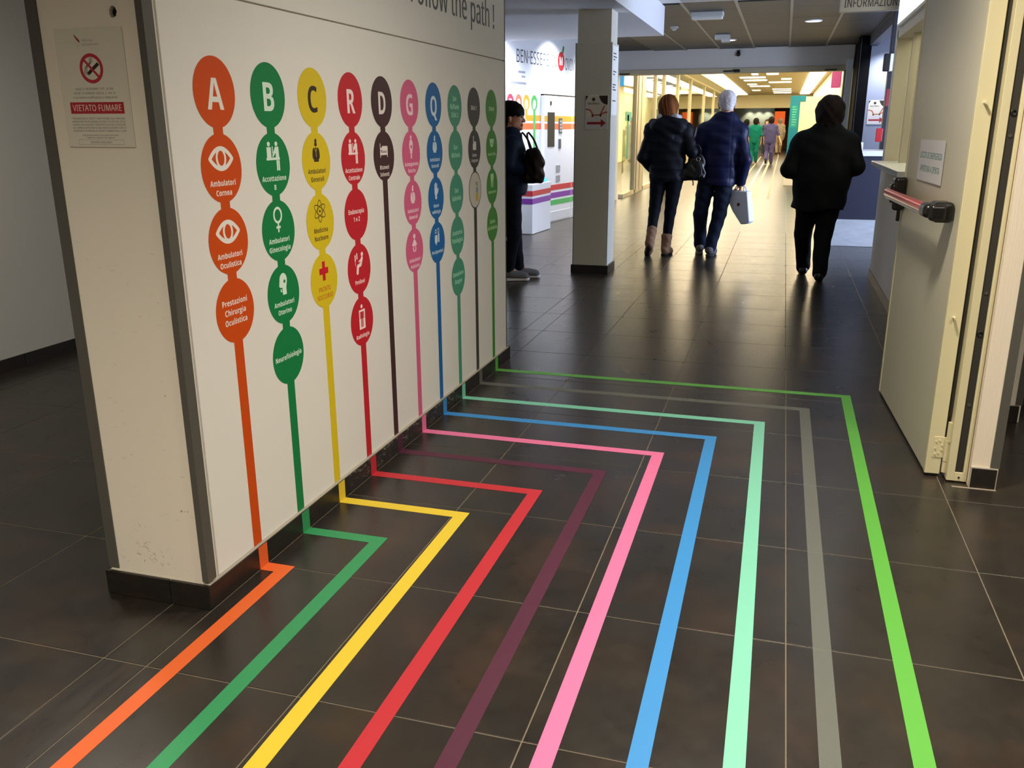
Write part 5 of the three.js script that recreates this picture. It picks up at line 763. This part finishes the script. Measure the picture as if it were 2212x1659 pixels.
// black handbag hanging between the two
{
  const b = thing('handbag', 'black slouchy handbag with tassel hanging from the arm between the couple', 'bag', [-0.43, 0.83, -7.6]);
  const p = [[-0.1, 0.045, 0, 0.08, 0.05, 0, 0.05, 0.05, 0.8, 0.05], [-0.06, 0.13, 0, 0.06, 0.16, 0, 0.055, 0.055, 0.75, 0.06], [-0.02, 0.22, 0, 0.05, 0.24, 0, 0.045, 0.045, 0.75, 0.06]], f0 = field(p), bf = (x, y, z) => f0(x, y, z) + folds(0.006, 50, 34)(x, y, z);
  mesh('bag_body', net(bf, boundsOf(p), 0.009), mat(0x0c0c0e, 0.35), b);
  mesh('strap', tube([[-0.03, 0.26, 0], [-0.02, 0.33, 0.03], [0.03, 0.37, 0.04], [0.06, 0.33, 0.03], [0.06, 0.26, 0]], 0.009, 24, 8), mat(0x0c0c0e, 0.3), b);
  for (let i = 0; i < 6; i++) mesh('tassel_strand', tube([[0.045, 0.22, 0.055], [0.04 + 0.008 * i, 0.13, 0.065], [0.03 + 0.012 * i, 0.04 + 0.01 * (i % 3), 0.06]], 0.0055, 10, 6), mat(0x17171a, 0.3), b);
  mesh('buckle', new THREE.TorusGeometry(0.02, 0.004, 8, 20), M.steel, b, 0.045, 0.225, 0.058);
  mesh('loose_strap', tube([[-0.01, 0.01, 0.02], [0.0, -0.02, 0.02], [0.0, -0.055, 0.02]], 0.008, 8, 6), mat(0x0c0c0e, 0.3), b);
}
// short-haired person in a loose dark coat, hands held in front
{
  const J = { head: [0.02, 1.49, -0.02], neck: [0.01, 1.345, 0], chest: [0.0, 1.16, 0], waist: [0.0, 0.96, 0], hem: [-0.01, 0.7, 0], pelvis: [0, 0.82, 0],
    shL: [-0.2, 1.25, 0], elL: [-0.285, 1.01, 0.03], wrL: [-0.15, 0.98, -0.22], shR: [0.2, 1.25, 0], elR: [0.285, 1.04, 0.03], wrR: [0.14, 1.02, -0.22],
    hpL: [-0.09, 0.78, 0], knL: [-0.115, 0.42, -0.06], anL: [-0.085, 0.09, -0.2], toL: [-0.09, 0.035, -0.34], hpR: [0.09, 0.78, 0], knR: [0.06, 0.42, 0.04], anR: [0.05, 0.09, 0.16], toR: [0.065, 0.035, 0.01] };
  person({ label: 'person with short dark hair in a loose black coat walking towards the reception desk', at: [0.84, -6.37], J, hair: ['full', 0x1c1210], skin: 0xc29074, headScale: 1.14, handL: [[0.7, 0.1, -0.7], [0, 1, 0], [0, 0, 1], 0.6], handR: [[-0.7, 0.1, -0.7], [0, 1, 0], [0, 0, 1], 0.6],
    clothes: [
      { name: 'coat', prims: [...jacketPrims(J, { hem: 0.235, waist: 0.235, chest: 0.215, depth: 0.76, sh: 0.075, sl: 0.08, cuff: 0.065 }), cap([-0.06, 1.36, 0.03], [0.08, 1.36, 0.03], 0.06, 0.06, 1, 0.04)], hem: 0.655, hemWave: (x) => 0.015 * Math.sin(x * 16), warp: folds(0.006, 20, 16), mat: cloth(0x06070b, 0.75, 0.1), cell: 0.012 },
      { name: 'trousers', prims: trouserPrims(J, { hip: 0.13, thigh: 0.115, knee: 0.08, ankle: 0.064 }), warp: folds(0.005, 28, 22), mat: cloth(0x06070a, 0.8), cell: 0.012 },
      { name: 'shoe', prims: shoePrims(J.anL, J.toL, 0.042), hem: 0.002, mat: mat(0x0e0d0f, 0.35), cell: 0.009 },
      { name: 'shoe', prims: shoePrims(J.anR, J.toR, 0.042), hem: 0.002, mat: mat(0x0e0d0f, 0.35), cell: 0.009 },
    ] });
}
// person half hidden by the pier, face in profile
{
  const J = { head: [0.035, 1.475, -0.01], neck: [0.0, 1.33, 0], chest: [-0.01, 1.15, 0], waist: [-0.01, 0.98, 0], hem: [-0.0, 0.84, 0], pelvis: [0, 0.84, 0],
    shL: [-0.17, 1.24, -0.02], elL: [-0.22, 0.98, 0.0], wrL: [-0.2, 0.76, -0.08], shR: [0.145, 1.245, 0.03], elR: [0.25, 1.07, 0.1], wrR: [0.12, 1.0, -0.15],
    hpL: [-0.08, 0.8, -0.04], knL: [-0.06, 0.44, -0.06], anL: [-0.06, 0.1, -0.1], toL: [-0.02, 0.04, -0.25], hpR: [0.09, 0.8, 0.02], knR: [0.085, 0.44, 0.0], anR: [0.05, 0.1, 0.04], toR: [0.095, 0.04, -0.1] };
  const turn = -0.95;
  person({ label: 'person with short black hair in profile, navy jacket and grey trainers, before the vending corner', at: [-1.905, -5.6], turn, J, hair: ['crop', 0x0a0808], skin: 0xcd9478, headScale: 0.98, headTurn: -0.55, handL: [[0, -1, -0.2], [0, 0, -1], [1, 0, 0], 0.4], handR: [[-0.6, 0.1, -0.8], [0, 1, 0], [0, 0, 1], 0.6],
    clothes: [
      { name: 'jacket', prims: [...jacketPrims(J, { hem: 0.175, waist: 0.175, chest: 0.17, depth: 0.85, sh: 0.07, sl: 0.066, cuff: 0.052 }), cap([-0.05, 1.345, 0.02], [0.06, 1.345, 0.02], 0.055, 0.055, 1, 0.04)], hem: 0.795, warp: folds(0.005, 26, 22), mat: cloth(0x0f2038, 0.55, 0.2), cell: 0.012 },
      { name: 'trousers', prims: trouserPrims(J, { hip: 0.105, thigh: 0.09, knee: 0.066, ankle: 0.05 }), warp: folds(0.004, 30, 26), mat: cloth(0x0f131f, 0.8), cell: 0.012 },
      { name: 'trainer', prims: shoePrims(J.anL, J.toL, 0.044), hem: 0.026, mat: cloth(0x6a6c74, 0.7), cell: 0.009 },
      { name: 'trainer', prims: shoePrims(J.anR, J.toR, 0.044), hem: 0.026, mat: cloth(0x6a6c74, 0.7), cell: 0.009 },
      { name: 'trainer_sole', on: 'trainer', nth: 0, prims: [cap([J.anL[0] - 0.01, 0.024, J.anL[2] + 0.045], [J.toL[0], 0.024, J.toL[2] - 0.012], 0.045, 0.041)], hem: 0.001, top: 0.03, mat: mat(0xe4e4e6, 0.6), label: 'white trainer sole', cell: 0.008 },
      { name: 'trainer_sole', on: 'trainer', nth: 1, prims: [cap([J.anR[0] - 0.01, 0.024, J.anR[2] + 0.045], [J.toR[0], 0.024, J.toR[2] - 0.012], 0.045, 0.041)], hem: 0.001, top: 0.03, mat: mat(0xe4e4e6, 0.6), label: 'white trainer sole', cell: 0.008 },
    ] });
  const b = thing('shoulder_bag', 'dark brown leather shoulder bag of the person before the vending corner', 'bag', [-1.665, 0.9, -5.5], -0.6);
  const p = [[-0.09, 0.06, 0, 0.08, 0.07, 0, 0.06, 0.06, 0.9, 0.06], [-0.08, 0.16, 0, 0.08, 0.18, 0, 0.06, 0.06, 0.8, 0.06], [-0.04, 0.26, 0, 0.04, 0.27, 0, 0.05, 0.05, 0.75, 0.06]], f0 = field(p), bf = (x, y, z) => f0(x, y, z) + folds(0.007, 44, 30)(x, y, z);
  mesh('bag_body', net(bf, boundsOf(p), 0.009), mat(0x2a1c16, 0.38), b);
  for (const z of [-0.03, 0.04]) mesh('strap', tube([[-0.06, 0.28, z], [-0.1, 0.4, z + 0.01], [-0.11, 0.45, z], [-0.06, 0.4, z - 0.02], [0.04, 0.29, z]], 0.009, 24, 6), mat(0x2a1c16, 0.35), b);
}
// people further down the corridor, built coarser
function farPerson(label, x, z, H, turn, top, legs, hairC, opt = {}) {
  const k = H / 1.68, S = (p) => p.map((v) => v * k), st = opt.step ?? 0.1, J = {};
  const base = { head: [0, 1.555, -0.02], neck: [0, 1.4, 0], chest: [0, 1.22, 0], waist: [0, 1.02, 0], hem: [0, 0.86, 0], pelvis: [0, 0.88, 0], shL: [-0.18, 1.33, 0], elL: [-0.23, 1.06, 0.02], wrL: [-0.22, 0.82, -0.08], shR: [0.18, 1.33, 0], elR: [opt.swing ? 0.28 : 0.23, 1.06, 0.02], wrR: [opt.swing ? 0.38 : 0.22, 0.8, opt.swing ? 0.1 : -0.08], hpL: [-0.09, 0.84, 0], knL: [-0.09, 0.46, -st * 0.6], anL: [-0.08, 0.1, st], toL: [-0.09, 0.04, st - 0.14], hpR: [0.09, 0.84, 0], knR: [0.08, 0.46, 0.02], anR: [0.08, 0.1, -st], toR: [0.09, 0.04, -st - 0.14] };
  if (opt.lift) { base.anL = [-0.1, 0.22, 0.26]; base.toL = [-0.1, 0.07, 0.2]; }
  for (const n in base) J[n] = S(base[n]);
  const tm = cloth(top, 0.85), lm = cloth(legs, 0.85), r = opt.wide ?? 1, sleeves = opt.bare ? [] : [];
  const jp = jacketPrims(J, { hem: 0.18 * r, waist: 0.165 * r, chest: 0.17 * r, depth: 0.75, sh: 0.065, sl: 0.058, cuff: 0.05 }).filter((_, i) => !(opt.bare && (i === 7 || i === 9)));
  void sleeves;
  person({ label, at: [x, z], turn, J, hair: [opt.hairStyle ?? 'full', hairC], cell: 0.022, skin: 0xcb9a7c, group: opt.group, handL: [[0, -1, -0.2], [0, 0, -1], [1, 0, 0], 0.4], handR: [[opt.swing ? 0.4 : 0, -1, 0], [0, 0, -1], [-1, 0, 0], 0.4],
    clothes: [{ name: 'top', prims: jp, hem: (opt.hem ?? 0.8) * k, warp: folds(0.004, 24, 20), mat: tm, cell: 0.02 }, { name: 'trousers', prims: trouserPrims(J, { hip: 0.115 * r, thigh: 0.1 * r, knee: 0.075, ankle: 0.065 }), warp: folds(0.004, 24, 20), mat: lm, cell: 0.02 },
      { name: 'shoe', prims: shoePrims(J.anL, J.toL, 0.04), ...(opt.lift ? {} : { hem: 0.002 }), mat: mat(0x2b2420, 0.6), cell: 0.014 }, { name: 'shoe', prims: shoePrims(J.anR, J.toR, 0.04), hem: 0.002, mat: mat(0x2b2420, 0.6), cell: 0.014 }] });
}
farPerson('person in teal green scrubs walking down the far corridor', -0.6, -33.6, 1.66, 0, 0x086a5e, 0x086a5e, 0x17100d, { bare: true, hem: 0.74 });
farPerson('person in lilac scrubs striding down the far corridor with one arm swinging', -0.02, -32.5, 1.7, 0, 0x46446f, 0x4c4676, 0x1a1212, { bare: true, swing: true, lift: true, wide: 1.1, hem: 0.74 });
farPerson('person in grey beige clothes far down the corridor beyond the lilac scrubs', 0.22, -45, 1.72, 0.1, 0x857a68, 0x8a7c66, 0x6a625a, { hem: 0.7 });
farPerson('person with black hair in dark purple top behind the grey-haired man', -0.98, -34.5, 1.62, 0.15, 0x3a3468, 0x2e3a66, 0x120d0c, { hem: 0.7 });
farPerson('person with brown hair facing the hall, far behind the teal scrubs', -0.85, -44, 1.6, Math.PI, 0x8a5a4a, 0x3a3a42, 0x5a3a26, {});
farPerson('person in dark clothes far down the corridor between the teal and lilac scrubs', -0.35, -42, 1.66, Math.PI - 0.2, 0x2a2826, 0x26262c, 0x33241c, {});
farPerson('person in long dark coat walking behind the woman with the reddish bob', -2.02, -17.9, 1.58, 0.35, 0x14151b, 0x121318, 0x0f0d0c, { hem: 0.42, step: 0.2, wide: 1.1 });

renderer.render(scene, camera);
